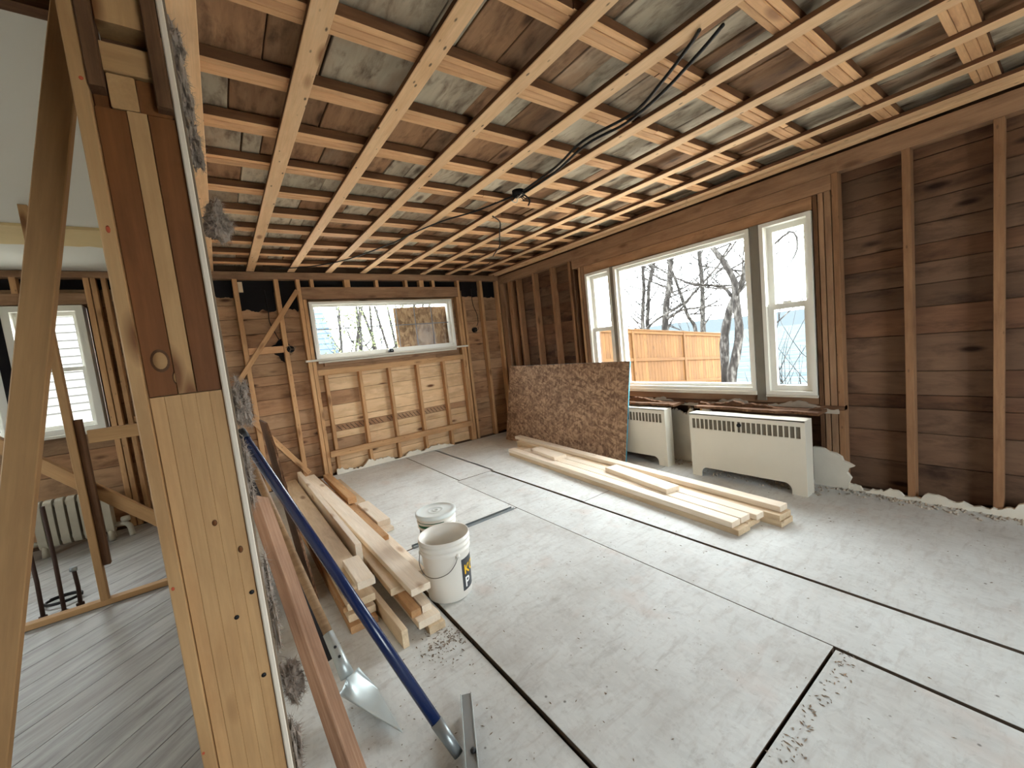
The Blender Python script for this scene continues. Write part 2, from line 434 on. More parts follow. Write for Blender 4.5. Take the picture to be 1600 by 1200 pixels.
# ================================================================== SETTING
# ------------------------------------------------------------------ floor
floor = multibox('floor', [(-3.35, 3.95, -2.75, 5.55, -.14, -.03)], 'floordark'); tag(floor, 'dusty pale subfloor sheets and grey diagonal planks', 'floor', kind='structure')
panels = [(.02,.772,-2.6,5.36,-.012), (.785,1.848,.566,2.725,0), (.785,1.834,-2.6,.554,0), (1.853,2.268,-2.6,3.79,0),
          (2.29,3.80,-2.6,2.385,0), (.785,1.88,2.745,5.36,-.004), (1.89,2.325,3.81,5.36,-.003), (2.30,3.80,2.395,5.36,-.003)]
for x0,x1,y0,y1,z in panels:
    two_tone(box('floor_panel', x0, x1, y0, y1, -.03, z, 'floorwhite' if y0 > 2.3 else 'floor', floor, .0015), 'seam', lambda n: n.z < .5)
def clip(poly, f):
    out = []
    for i, p in enumerate(poly):
        q = poly[(i+1)%len(poly)]; a, b = f(p), f(q)
        if a >= 0: out.append(p)
        if (a >= 0) != (b >= 0):
            s = a/(a-b); out.append((p[0]+(q[0]-p[0])*s, p[1]+(q[1]-p[1])*s))
    return out
dv = Vector((.735,.678)).normalized(); nv = Vector((dv.y,-dv.x))
for k in range(-34, 12):
    a, b = k*.172+.002, (k+1)*.172-.002
    poly = [tuple(nv*s+dv*u) for s, u in ((a,-9),(b,-9),(b,9),(a,9))]
    for f in (lambda p: p[0]+3.3, lambda p: .016-p[0], lambda p: p[1]-.2, lambda p: 5.36-p[1]):
        poly = clip(poly, f)
        if len(poly) < 3: break
    if len(poly) < 3: continue
    c = Vector((sum(p[0] for p in poly)/len(poly), sum(p[1] for p in poly)/len(poly)))
    loc = [((Vector(p)-c).dot(dv), (Vector(p)-c).dot(nv)) for p in poly]
    n = len(loc)
    vs = [(u,-v,-.03) for u,v in loc]+[(u,-v,-.004) for u,v in loc]
    fs = [list(range(n)), list(range(2*n-1,n-1,-1))]+[[i+n,(i+1)%n+n,(i+1)%n,i] for i in range(n)]
    mw = Matrix(((dv.x,-nv.x,0,c.x),(dv.y,-nv.y,0,c.y),(0,0,1,0),(0,0,0,1)))
    o = mesh_obj('floor_plank', vs, fs, 'greyfloor', floor, mw=mw)
    bm = bmesh.new(); bm.from_mesh(o.data); bmesh.ops.recalc_face_normals(bm, faces=bm.faces[:]); bm.to_mesh(o.data); bm.free()
box('floor_panel', -3.3, .016, -2.6, .2, -.03, -.004, 'greyfloor', floor)

# ------------------------------------------------------------------ ceiling
ceil = multibox('ceiling', [(-3.35, 3.95, -2.75, 5.6, 2.70, 2.78)], 'shell'); tag(ceil, 'stripped ceiling of joists, strapping and old bay boards', 'ceiling', kind='structure')
JY = [1.858+.4*k for k in range(-6, 9)]
for y in JY:
    if y > 5.2: continue
    j = box('joist', .0, 3.82, y+.031, y+.069, ZJ, 2.70, 'joist', ceil)
    for a, b in ((y, y+.030), (y+.070, y+.098)):
        s = .0 ; x = .0
        while x < 3.8:
            e = min(3.82, x+random.uniform(1.1, 2.6))
            if e > 3.6: e = 3.82
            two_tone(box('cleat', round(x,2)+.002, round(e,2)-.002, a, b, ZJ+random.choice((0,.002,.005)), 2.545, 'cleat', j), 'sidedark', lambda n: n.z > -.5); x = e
random.seed(21)
for y in JY:
    y0, y1 = y+.072, min(y+.4+.028, 5.44)
    if y0 < -.2 or y0 > 5.3: continue
    x = .0 if y > .4 else 1.0
    while x < 3.8:
        wd = random.choice((.09,.12,.14,.18,.2,.26,.3,.38)); e = min(x+wd, 3.82)
        dz = random.uniform(0,.008)
        c = Vector(((x+e)/2, (y0+y1)/2, 2.556+dz)); L = y1-y0
        g = random.choice((.002,.003,.006,.009))
        beam('bay_board', c-Vector((0,L/2,0)), c+Vector((0,L/2,0)), e-x-g, .02, 'bay', ceil)
        x = e
for x in (.427,.83,1.239,1.65,2.07,2.47,2.857,3.245,3.60):
    y = -.6
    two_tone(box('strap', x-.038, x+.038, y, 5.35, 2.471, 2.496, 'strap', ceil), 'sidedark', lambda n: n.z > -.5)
box('strap', .016, .098, -.6, 5.34, 2.462, 2.496, 'strap', ceil)
box('ledger_strip', 3.665, 3.735, -.8, 5.34, 2.462, 2.485, 'strap', ceil)
# side room ceiling
box('ceiling_panel', -3.3, -.1, 1.79, 3.95, 2.45, 2.465, 'ceilpaint', ceil)
box('ceiling_panel', -3.3, -.1, 3.95, 5.36, 2.452, 2.465, 'ceilpaint', ceil)
random.seed(5)
edge = [(-3.3+i*.06, 4.36+.05*mnoise.noise(Vector((i*.35,0,3)))+.05*mnoise.noise(Vector((i*.9,2,3)))) for i in range(54)]
prism('ceiling_patch', [(-3.3,3.93)]+[(-.1,3.93)]+list(reversed([(min(x,-.1),y+.03) for x,y in edge])), 'z', 2.43, 2.449, 'ceilyellow', ceil)
multibox('ceiling_joist_end', [(-3.3,-.2,1.74,1.79,2.44,2.60)], 'oldrough', ceil)

# ------------------------------------------------------------------ window openings
W1 = (.975, 2.855, 1.445, 2.115)        # back slider   (x0,x1,z0,z1)
W3 = (-2.2, -.93, .99, 2.135)           # side room
W2 = (1.19, 3.50, .715, 2.11)           # right wall    (y0,y1,z0,z1)

def ragged(y0, y1, base, amp, seed, step=.016):
    n = int((y1-y0)/step); out = []
    for i in range(n+1):
        y = y0+(y1-y0)*i/n
        h = base+amp*1.6*mnoise.noise(Vector((y*3.1,seed,0)))+amp*.8*mnoise.noise(Vector((y*11,seed,4)))+amp*.45*mnoise.noise(Vector((y*37,seed,8)))
        out.append((y+.006*mnoise.noise(Vector((y*60,seed,2))), max(.010, h)))
    return out
# ------------------------------------------------------------------ back wall
wb = multibox('wall_back', [(a,b,5.475,5.53,c,d) for a,b,c,d in cells(-3.35,3.95,-.05,2.72,[W1,W3])], 'shell')
tag(wb, 'stripped back wall of studs and old board sheathing', 'wall', kind='structure')
random.seed(11)
rows = [0,.135,.28,.425,.515,.60,.68,.85,1.03,1.19,1.30,1.445,1.62,1.79,1.96,2.115,2.26]
for z0, z1 in zip(rows, rows[1:]):
    for s, e in spans(.016, 3.80, z0, z1, [(.955,2.875,1.445,2.115)]):
        cuts = [s]
        while e-cuts[-1] > 1.8: cuts.append(cuts[-1]+random.choice((.62,.93,1.2,1.62)))
        cuts.append(e)
        if s < .9 and e > 3.1: cuts = [s, .955+random.choice((0,0,.47)), random.choice((1.83,2.23,2.98)), 3.02, e] if z1 < 1.31 else cuts
        for a, b in zip(cuts, cuts[1:]):
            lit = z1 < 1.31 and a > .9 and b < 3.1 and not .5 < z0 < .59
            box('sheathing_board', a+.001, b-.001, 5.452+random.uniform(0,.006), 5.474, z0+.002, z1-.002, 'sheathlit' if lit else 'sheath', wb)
for z0, z1 in zip((0,.2,.4,.6,.8,.99,1.2,1.4,1.6,1.8,2.0,2.135),(.2,.4,.6,.8,.99,1.2,1.4,1.6,1.8,2.0,2.135,2.3)):
    for s, e in spans(-3.3, .0, z0, z1, [(-2.22,-.91,.99,2.135)]):
        box('sheathing_board', s, e, 5.452, 5.474, z0+.002, z1-.002, 'sheath', wb)
box('tar_paper', .016, 3.80, 5.455, 5.474, 2.263, 2.46, 'dark', wb)
box('tar_paper', -3.3, .0, 5.455, 5.474, 2.302, 2.44, 'dark', wb)
# ragged torn tar paper hanging below its strip, left of the window
def torn(x0, x1, base, amp, seed):
    e = ragged(x0, x1, .5, amp, seed, .015)
    prism('tar_paper', [(x0,2.30),(x1,2.30)]+[(min(max(x,x0),x1), base+z-.5) for x, z in reversed(e)], 'y', 5.446, 5.451, 'dark', wb)
torn(.295, .635, 2.07, .05, 3.3); torn(.69, .868, 2.02, .07, 8.1); torn(.03, .24, 2.17, .04, 1.2); torn(3.11, 3.385, 2.16, .03, 5.5); torn(3.44, 3.70, 2.14, .03, 6.2)
prism('tar_paper', [(.50,1.60),(.53,1.645),(.57,1.66),(.60,1.70),(.638,1.72),(.638,1.55),(.637,1.44),(.60,1.47),(.585,1.52),(.55,1.54)], 'y', 5.446, 5.451, 'dark', wb)
def vstud(x0, x1, z0, z1, y0=YB, y1=5.445, mat='stud', nm='stud', p=wb): return box(nm, x0, x1, y0, y1, z0, z1, mat, p)
box('top_plate', .016, 3.74, YB-.004, 5.45, 2.39, 2.470, 'plate', wb)
for x0, x1 in ((.243,.29),(.64,.687)): vstud(x0, x1, 0, 2.39)
for x0, x1 in ((.868,.910),(.914,.954)): vstud(x0, x1, 0, 2.39 if x0 < .9 else 2.155)
for x0, x1 in ((2.958,2.996),(3.0,3.04)): vstud(x0, x1, 0, 2.39 if x0 > 2.99 else 2.155)
vstud(3.06, 3.10, 0, 2.155)
for x0, x1 in ((3.39,3.435),(3.70,3.738)): vstud(x0, x1, 0, 2.39)
for x0, x1 in ((1.02,1.058),(1.41,1.48),(1.80,1.838),(2.20,2.24),(2.41,2.475),(2.60,2.643)): vstud(x0, x1, 2.30, 2.39, nm='cripple_stud')
box('header', .912, 2.998, YB-.002, 5.445, 2.157, 2.30, 'plate', wb)
box('rough_sill', .956, 2.956, YB, 5.445, 1.235, 1.305, 'stud', wb)
box('shim_board', 1.05, 2.90, YB+.02, 5.44, 1.345, 1.40, 'plate', wb)
for x0, x1 in ((1.025,1.063),(1.432,1.47),(1.814,1.852),(2.212,2.25),(2.617,2.655)): vstud(x0, x1, .0, 1.235, nm='cripple_stud')
box('rail', .956, 2.956, YB-.045, YB-.001, .228, .305, 'stud', wb)
beam('brace', (.10,5.353,1.20), (.868,5.353,2.262), .05, .02, 'stud', wb, (0,1,0))
beam('brace', (.19,5.350,.88), (.70,5.350,.10), .055, .02, 'stud', wb, (0,1,0))
box('block', .292, .638, 5.37, 5.41, 1.555, 1.632, 'joist', wb)
box('block', .292, .335, 5.37, 5.40, 2.25, 2.36, 'pinegrey', wb)
vs, fs = [], []
for i in range(34):        # row of slanted saw kerfs in one sheathing course
    x = 1.10+i*.053
    if 1.66 < x < 1.7 or x > 2.62: continue
    k = len(vs); dx = .05; 
    vs += [(x,5.4515,.585),(x+.008,5.4515,.585),(x+dx+.008,5.4515,.523),(x+dx,5.4515,.523),(x,5.4485,.585),(x+.008,5.4485,.585),(x+dx+.008,5.4485,.523),(x+dx,5.4485,.523)]
    fs += [[k+7,k+6,k+5,k+4],[k,k+1,k+2,k+3],[k,k+4,k+5,k+1],[k+1,k+5,k+6,k+2],[k+2,k+6,k+7,k+3],[k+3,k+7,k+4,k]]
o = mesh_obj('saw_kerfs', vs, fs, 'floordark', wb); o['kind'] = 'stuff'
# side-room studs on the same wall
for x0, x1 in ((-.90,-.86),(-.852,-.815),(-.78,-.745),(-.38,-.34),(-2.27,-2.23),(-2.7,-2.66)): vstud(x0, x1, 0, 2.39, mat='stud')
box('top_plate', -3.3, 0, YB, 5.45, 2.39, 2.45, 'plate', wb)
box('header', -2.25, -.90, YB, 5.445, 2.15, 2.25, 'plate', wb)
for x0 in (-2.1,-1.75,-1.35): vstud(x0, x0+.04, 2.25, 2.39, nm='cripple_stud')
box('block', -.74, -.4, 5.38, 5.42, 1.0, 1.06, 'stud', wb)
beam('brace', (-.72,5.37,2.2), (-.4,5.37,1.98), .05, .02, 'stud', wb, (0,1,0))

# ------------------------------------------------------------------ right wall
wr = multibox('wall_right', [(3.855,3.92,a,b,c,d) for a,b,c,d in cells(-2.75,5.53,-.05,2.72,[W2])], 'shell')
tag(wr, 'stripped right wall of studs and dark board sheathing', 'wall', kind='structure')
random.seed(31)
rows = [0,.23,.45,.62,.715,.88,1.13,1.31,1.46,1.60,1.72,1.85,2.0,2.11,2.26,2.46]
for z0, z1 in zip(rows, rows[1:]):
    for s, e in spans(-1.6, 5.44, z0, z1, [(1.15,3.53,.715,2.11)]):
        cuts = [s]
        while e-cuts[-1] > 1.5: cuts.append(cuts[-1]+random.choice((.76,1.14,1.52)))
        cuts.append(e)
        for a, b in zip(cuts, cuts[1:]):
            box('sheathing_board', 3.832+random.uniform(0,.006), 3.854, a+.001, b-.001, z0+.002, z1-.002, 'sheathdark', wr)
def rstud(y0, y1, z0=0, z1=2.325, x0=XR, mat='studdark', nm='stud'): return box(nm, x0, 3.828, y0, y1, z0, z1, mat, wr)
for a, b in ((-2.75,1.02),(1.02,5.36)): box('top_plate', XR-.002, 3.83, a, b, 2.327, 2.446, 'plate', wr)
for y in (-.86,-.48,-.1,.258,.643): rstud(y, y+.042)
for a, b, m in ((1.02,1.058,'studdark'),(1.064,1.104,'plate'),(1.110,1.142,'plate'),(1.148,1.176,'oldrough')): rstud(a, b, mat=m, z1=2.325 if a < 1.03 else 2.215)
box('header', XR, 3.828, 1.06, 3.72, 2.218, 2.325, 'plate', wr)
box('header', XR+.004, 3.828, 1.18, 3.58, 2.118, 2.215, 'sheath', wr)
for a, b, m in ((3.525,3.575,'plate'),(3.59,3.625,'sheath'),(3.70,3.722,'oldrough'),(3.755,3.795,'studdark')): rstud(a, b, z1=2.325 if a > 3.7 else 2.215, mat=m)
for y in (4.10,4.48,4.86): rstud(y, y+.042)
rstud(5.04, 5.12); rstud(5.23, 5.35, mat='plate')
box('rough_sill', XR+.004, 3.828, 1.18, 3.52, .635, .700, 'plate', wr)
box('rough_sill', XR-.02, 3.80, 1.02, 3.52, .600, .632, 'oldrough', wr)
rstud(2.10, 2.16, 0, .60, mat='stud'); rstud(2.18, 2.21, 0, .6, mat='dark')
rstud(2.255, 2.285, 0, .60, mat='plate')

# crumbling plaster left along the foot of the right and back walls
random.seed(3)
e = ragged(.02, 1.0, .055, .06, 1.5)
prism('plaster_remnant', [(.02,0)]+[(1.0,0)]+list(reversed(e)), 'x', 3.712, 3.738, 'plaster', wr)
e = [(1.0,.05),(.985,.09),(1.01,.13),(1.0,.165),(.965,.185),(1.0,.205),(1.03,.215),(1.04,.245),(1.075,.268),(1.12,.275),(1.15,.295),(1.175,.30)]
prism('plaster_remnant', [(1.0,0),(1.22,0),(1.22,.30)]+list(reversed(e)), 'x', 3.705, 3.738, 'plaster', wr)
e = ragged(2.02, 2.165, .52, .09, 7.3, .008)
prism('plaster_remnant', [(2.02,0),(2.165,0)]+list(reversed(e)), 'x', 3.715, 3.738, 'plaster', wr)
e = ragged(2.225, 2.46, .50, .12, 3.9, .008)
prism('plaster_remnant', [(2.225,0),(2.46,0)]+list(reversed(e)), 'x', 3.715, 3.738, 'plaster', wr)
prism('plaster_remnant', [(2.165,0),(2.225,0),(2.225,.16),(2.21,.19),(2.19,.15),(2.175,.20),(2.165,.17)], 'x', 3.715, 3.738, 'plaster', wr)
for a, b, sd in ((1.12,2.09,2.7),(2.30,3.2,6.6)):          # rotted ledge over each heater recess
    e = [(y, 3.53-.5*(h-.05)) for y, h in ragged(a, b, .05, .05, sd, .02)]
    prism('rotted_ledge', [(x, y) for y, x in e]+[(3.735,b),(3.735,a)], 'z', .590, .612, 'oldrough', wr)
    e = ragged(a, b, .60, .03, sd+1, .012)
    prism('rotted_board', [(a,.612),(b,.612)]+[(y, max(.616,z+.03)) for y, z in reversed(e)], 'x', 3.60, 3.64, 'oldrough', wr)
e = ragged(1.05, 3.4, .625, .03, 4.4, .015)
prism('plaster_remnant', [(1.05,.575),(3.4,.575)]+list(reversed(e)), 'x', 3.708, 3.735, 'plasteredge', wr)
e = ragged(-1.4, .0, .05, .05, 9.1)
prism('plaster_remnant', [(-1.4,0),(0,0)]+list(reversed(e)), 'x', 3.712, 3.738, 'plaster', wr)
e = ragged(1.0, 2.62, .045, .055, 2.2)
prism('plaster_remnant', [(1.0,0),(2.62,0)]+list(reversed(e)), 'y', 5.325, 5.356, 'plaster', wb)
vs, fs = [], []
for i in range(420):        # rubble strewn at the wall foot and under the heaters
    y = random.uniform(.05, 2.5); x = 3.70-abs(random.gauss(0,.05)); r = random.uniform(.004,.016)
    if 1.09 < y < 2.07: x = random.uniform(3.44,3.68)
    k = len(vs)
    for q in ((1,0,0),(0,1,0),(-1,0,0),(0,-1,0),(0,0,.9)):
        vs.append((x+q[0]*r*random.uniform(.6,1.3), y+q[1]*r*random.uniform(.6,1.3), .001+q[2]*r))
    fs += [[k,k+1,k+4],[k+1,k+2,k+4],[k+2,k+3,k+4],[k+3,k,k+4],[k+3,k+2,k+1,k]]
o = mesh_obj('plaster_rubble', vs, fs, 'plasteredge'); tag(o, 'crumbs of broken plaster strewn along the right wall foot', 'rubble', kind='stuff')

# ------------------------------------------------------------------ remaining shell: front wall behind the camera, far-left wall
WF = [(.7,2.3,.6,2.05)]  # unseen opening, added to let fill light in from behind
wf = multibox('wall_front', [(a,b,-2.75,-2.66,c,d) for a,b,c,d in cells(-3.35,3.95,-.05,2.72,WF)], 'shell'); tag(wf, 'wall behind the photographer with one added fill window', 'wall', kind='structure')
WL = [(1.6,2.8,.95,1.95)]  # second unseen opening, added for fill light from the left
wl = multibox('wall_left', [(-3.4,-3.31,a,b,c,d) for a,b,c,d in cells(-2.75,5.53,-.05,2.72,WL)], 'ceilpaint'); tag(wl, 'far left wall of the side room', 'wall', kind='structure')

# ------------------------------------------------------------------ windows
def frame_bars(axis, pl0, pl1, u0, u1, v0, v1, wd):
    bs = []
    for a, b, c, d in ((u0,u1,v0,v0+wd),(u0,u1,v1-wd,v1),(u0,u0+wd,v0+wd,v1-wd),(u1-wd,u1,v0+wd,v1-wd)):
        bs.append((a,b,pl0,pl1,c,d) if axis == 'y' else (pl0,pl1,a,b,c,d))
    return bs
# back slider
w1 = empty('window_1', (1.9,5.4,1.45), 'wide white sliding window with grille in the back wall', 'window', kind='structure')
multibox('frame', frame_bars('y', 5.335, 5.50, .965, 2.865, 1.438, 2.122, .030), 'vinyl', w1)
multibox('sash', frame_bars('y', 5.385, 5.43, .996, 2.834, 1.469, 2.092, .026), 'vinyl', w1)
g1 = box('pane', 1.022, 2.808, 5.412, 5.416, 1.494, 2.066, 'glass', w1, 0)
for x in (1.285,1.536,1.792,2.045,2.302,2.555): box('muntin', x-.006, x+.006, 5.402, 5.411, 1.495, 2.066, 'muntin', w1)
box('muntin', 1.022, 2.808, 5.4005, 5.4018+.008, 1.79, 1.803, 'muntin', w1)
st = box('trim_1', .832, 3.014, 5.255, 5.334, 1.412, 1.436, 'trimwhite'); tag(st, 'worn white window stool board below the sliding window', 'trim', kind='structure')
box('apron', .98, 2.86, 5.338, 5.356, 1.385, 1.411, 'trimwhite', st)
# right triple unit
w2 = empty('window_2', (3.8,2.35,.71), 'white picture window flanked by two double hung sashes', 'window', kind='structure')
def rframe(nm, y0, y1, z0, z1, wd, x0, x1, mat='vinyl'): return multibox(nm, frame_bars('x', x0, x1, y0, y1, z0, z1, wd), mat, w2)
rframe('frame', 1.625, 3.075, .735, 2.108, .030, 3.725, 3.86)
rframe('sash', 1.655, 3.045, .765, 2.078, .028, 3.765, 3.83)
box('pane', 3.797, 3.801, 1.683, 3.017, .793, 2.050, 'glass', w2, 0)
for y0, y1 in ((1.185,1.548),(3.125,3.505)):
    rframe('frame', y0, y1, .708, 2.112, .030, 3.725, 3.86)
    rframe('upper_sash', y0+.03, y1-.03, 1.415, 2.082, .042, 3.800, 3.835)
    rframe('lower_sash', y0+.03, y1-.03, .738, 1.455, .045, 3.762, 3.798)
    box('pane', 3.816, 3.820, y0+.072, y1-.072, 1.457, 2.04, 'glass', w2, 0)
    box('pane', 3.778, 3.782, y0+.075, y1-.075, .783, 1.41, 'glass', w2, 0)
box('sash_lock', 3.745, 3.770, 1.34, 1.40, 1.456, 1.470, 'vinyl', w2)
box('mullion_post', 3.728, 3.85, 1.550, 1.622, .655, 2.115, 'mullion', w2)
box('mullion_post', 3.728, 3.85, 3.078, 3.123, .655, 2.115, 'mullion', w2)
box('window_sill', 3.705, 3.86, 1.62, 3.08, .702, .734, 'trimwhite', w2)
box('window_sill', 3.712, 3.86, 1.18, 1.545, .690, .707, 'trimwhite', w2)
# side-room window
w3 = empty('window_3', (-1.5,5.4,.99), 'white double hung window of the side room', 'window', kind='structure')
for x0, x1 in ((-1.435,-.935),(-2.16,-1.50)):
    multibox('frame', frame_bars('y', 5.34, 5.50, x0, x1, .985, 2.14, .05), 'vinyl', w3)
    multibox('upper_sash', frame_bars('y', 5.42, 5.45, x0+.05, x1-.05, 1.55, 2.09, .035), 'vinyl', w3)
    multibox('lower_sash', frame_bars('y', 5.385, 5.415, x0+.05, x1-.05, 1.035, 1.585, .035), 'vinyl', w3)
    box('pane', x0+.085, x1-.085, 5.434, 5.437, 1.585, 2.055, 'glass', w3, 0)
    box('pane', x0+.085, x1-.085, 5.399, 5.402, 1.07, 1.55, 'glass', w3, 0)
box('mullion_post', -1.498, -1.437, 5.33, 5.50, .985, 2.14, 'dark', w3)
box('window_sill', -2.22, -.90, 5.30, 5.338, .96, .985, 'trimwhite', w3)
for (x0,x1,z0,z1) in WF:
    wx = empty('fill_window_4', ((x0+x1)/2,-2.7,z0), 'unseen window added for fill behind the photographer', 'window', kind='structure')
    multibox('frame', frame_bars('y', -2.76, -2.64, x0, x1, z0, z1, .05), 'vinyl', wx)
    box('pane', x0+.05, x1-.05, -2.705, -2.70, z0+.05, z1-.05, 'glass', wx, 0)
wx = empty('fill_window_5', (-3.35,2.2,.8), 'unseen window added for fill in the far left wall of the side room', 'window', kind='structure')
multibox('frame', frame_bars('x', -3.41, -3.30, 1.6, 2.8, .95, 1.95, .05), 'vinyl', wx)
box('pane', -3.36, -3.355, 1.65, 2.75, 1.0, 1.9, 'glass', wx, 0)

#@@OBJECTS
# ================================================================== OUTDOORS
def gz(x, y):
    t = max(0.0, min(1.0, (x-4)/8)); s = max(0.0, min(1.0, (x-12)/9))
    return -.62-.55*t-2.6*s*s*(3-2*s)
vs, fs = [], []
gx = [-60,-30,-15,-8,-4,0,4,5,6,7,8,9,10,11,12,13,14,15,16,17,18,19,20,21,24]; gy = [-80,-40,-20,-10,-5,0,5,10,15,20,30,50,90]
for x in gx:
    for y in gy: vs.append((x, y, gz(x,y)+.06*mnoise.noise(Vector((x*.7,y*.7,0)))))
for i in range(len(gx)-1):
    for j in range(len(gy)-1):
        k = i*len(gy)+j; fs.append([k, k+len(gy), k+len(gy)+1, k+1])
o = mesh_obj('ground', vs, fs, 'ground', smooth=True); tag(o, 'bare winter yard sloping down to the lake', 'ground', kind='structure')
o = mesh_obj('lake', [(15,-500,-3.45),(420,-500,-3.45),(420,600,-3.45),(15,600,-3.45)], [[0,1,2,3]], 'lake'); tag(o, 'pale rippled lake beyond the yard', 'lake', kind='structure')
vs, fs = [], []; n = 60
for i in range(n):
    y = -420+i*17; h = 6.5+5*mnoise.noise(Vector((i*.13,1,0)))+2.5*mnoise.noise(Vector((i*.5,3,0)))
    x = 300+40*mnoise.noise(Vector((i*.1,7,0)))
    vs += [(x-30,y,-3.5),(x,y,max(1,h)*.55),(x+40,y,max(2,h)),(x+160,y,-3.5)]
for i in range(n-1):
    for j in range(3): k = i*4+j; fs.append([k,k+4,k+5,k+1])
o = mesh_obj('far_shore', vs, fs, 'hill', smooth=True); tag(o, 'hazy blue hills on the far shore of the lake', 'hill', kind='structure')

# cedar fence
random.seed(17)
def ftop(x): return 1.44-.0905*(x-9.05)
fence = empty('cedar_fence', (9.4,7,gz(9.4,7)), 'new cedar privacy fence outside the picture window', 'fence')
x = 4.6
while x < 13.80:
    h = ftop(x+.07)-.03; b = gz(x,7)-.05
    beam('picket', (x+.07,7.012+random.uniform(0,.004),b), (x+.07,7.012,h), .136, .018, 'cedar', fence, (0,1,0)); x += .141
for x in (4.6,6.65,9.05,11.47,13.82): beam('fence_post', (x,6.985,gz(x,7)-.1), (x,6.985,ftop(x)+.02), .09, .06, 'cedar', fence, (0,1,0))
for dz, wd in ((-.045,.085),(-.80,.085),(-1.5,.085)):
    beam('rail', (4.6,6.985,ftop(4.6)+dz), (13.82,6.985,ftop(13.82)+dz), .038, wd, 'cedar', fence)
beam('cap_rail', (4.55,7.0,ftop(4.55)+.012), (13.88,7.0,ftop(13.88)+.012), .12, .03, 'cedar', fence)

# bare trees
def grow(vs, fs, p, d, L, r, depth, rng, up=.06):
    n = 5; pts = [Vector(p)]; rr = [r]; dd = Vector(d).normalized()
    for i in range(n):
        dd = (dd+Vector((rng.uniform(-.2,.2), rng.uniform(-.2,.2), rng.uniform(-.12,.16)+up))).normalized()
        pts.append(pts[-1]+dd*L/n); rr.append(r*(1-.75*(i+1)/n))
    v, f = tube_data(pts, rr, 5 if r > .012 else 3, False); k = len(vs); vs += v; fs += [[q+k for q in g] for g in f]
    if depth <= 0: return
    for i in range(2, n+1):
        for _ in range(1 if rng.random() < .75 else 2):
            a = rng.uniform(0, 6.283); side = Vector((math.cos(a), math.sin(a), rng.uniform(-.1,.5)))
            nd = (dd*.8+side*.7).normalized()
            grow(vs, fs, pts[i], nd, L*rng.uniform(.5,.85), max(.007, rr[i]*.62), depth-1, rng, up)
def tree(trunks, label, seed, r0, limbs=(), name='bare_tree', mat='bark', nb=24, group='bare trees in the yard', depth=2, blen=1.9, start=.16):
    rng = random.Random(seed); base = Vector(trunks[0][0]); base.z = gz(base.x, base.y)
    t = empty(name, base, label, 'tree', group)
    tv, tf, bv, bf = [], [], [], []
    for ti, tr in enumerate(trunks):
        P = [Vector(p) for p in tr]; foot = P[0]+(P[0]-P[1]).normalized()*0
        foot = Vector((P[0].x, P[0].y, gz(P[0].x,P[0].y)-.1))
        if P[0].z-foot.z > .3: P = [foot]+P
        topd = (P[-1]-P[-2]).normalized(); P += [P[-1]+topd*1.6+Vector((.2,.1,.3)), P[-1]+topd*3.2]
        S = smooth_path(P, 4); m = len(S); rr = [r0*(1-.62*i/(m-1))*(1+.06*math.sin(i*1.7)) for i in range(m)]
        v, f = tube_data(S, rr, 9); k = len(tv); tv += v; tf += [[q+k for q in g] for g in f]
        for b in range(nb):
            i = int(m*(start+(.98-start)*b/nb)); a = rng.uniform(0, 6.283)
            grow(bv, bf, S[min(i,m-1)], (math.cos(a), math.sin(a), rng.uniform(.1,.8)), blen*rng.uniform(.6,1.2), rr[min(i,m-1)]*.36, depth, rng)
    for lm in limbs:
        S = smooth_path(lm, 4); m = len(S); rr = [r0*.42*(1-.7*i/(m-1)) for i in range(m)]
        v, f = tube_data(S, rr, 7); k = len(bv); bv += v; bf += [[q+k for q in g] for g in f]
        for b in range(6):
            i = int(m*(.25+.7*b/6)); a = rng.uniform(0, 6.283)
            grow(bv, bf, S[i], (math.cos(a)*.6, math.sin(a)*.6, .6), .8, rr[i]*.4, 1, rng)
    mesh_obj('trunk', tv, tf, mat, t, True); o = mesh_obj('branches', bv, bf, mat, t, True); o['kind'] = 'stuff'
    return t
tree([[(15.32,11.24,1.27),(15.35,11.2,2.17),(15.42,11.1,3.26),(15.43,11.08,4.14),(15.48,11.02,4.89)],
      [(15.68,11.25,1.36),(15.74,11.17,2.43),(15.79,11.09,3.37),(15.91,10.92,4.11),(16.03,10.75,4.74)]],
     'leftmost bare tree above the fence, twin slim trunks', 1, .10)
tree([[(13.34,8.83,1.2),(13.39,8.76,2.12),(13.46,8.64,2.83),(13.53,8.54,3.72),(13.58,8.47,4.37)]],
     'thick bare tree behind the fence, second trunk from its left', 2, .135,
 [[(13.38,8.78,1.75),(13.2,8.45,1.80),(13.22,8.09,1.96),(13.47,7.67,1.98),(13.7,7.25,1.98),(13.91,6.84,1.97)]])
tree([[(11.7,9.3,.9),(12.16,8.78,1.45),(12.37,8.49,1.72),(12.6,8.13,1.93),(12.85,7.75,2.16),(13.05,7.39,2.53),(13.21,7.11,2.85),(13.36,6.83,3.16),(13.5,6.55,3.54),(13.62,6.27,3.91)]],
     'slender bare tree slanting up to the right across the picture window', 8, .05, nb=10, blen=1.0)
tree([[(15.74,8.74,.92),(15.76,8.7,2.03),(15.77,8.67,3.08),(15.76,8.7,4.07),(15.76,8.7,4.8)]],
     'straight bare tree behind the fence near its right half', 3, .11)
tree([[(14.75,8.46,1.07),(14.62,8.67,1.78),(14.52,8.84,2.62),(14.43,8.99,3.27),(14.35,9.12,3.78)]],
     'thin bare tree leaning left behind the fence', 4, .075)
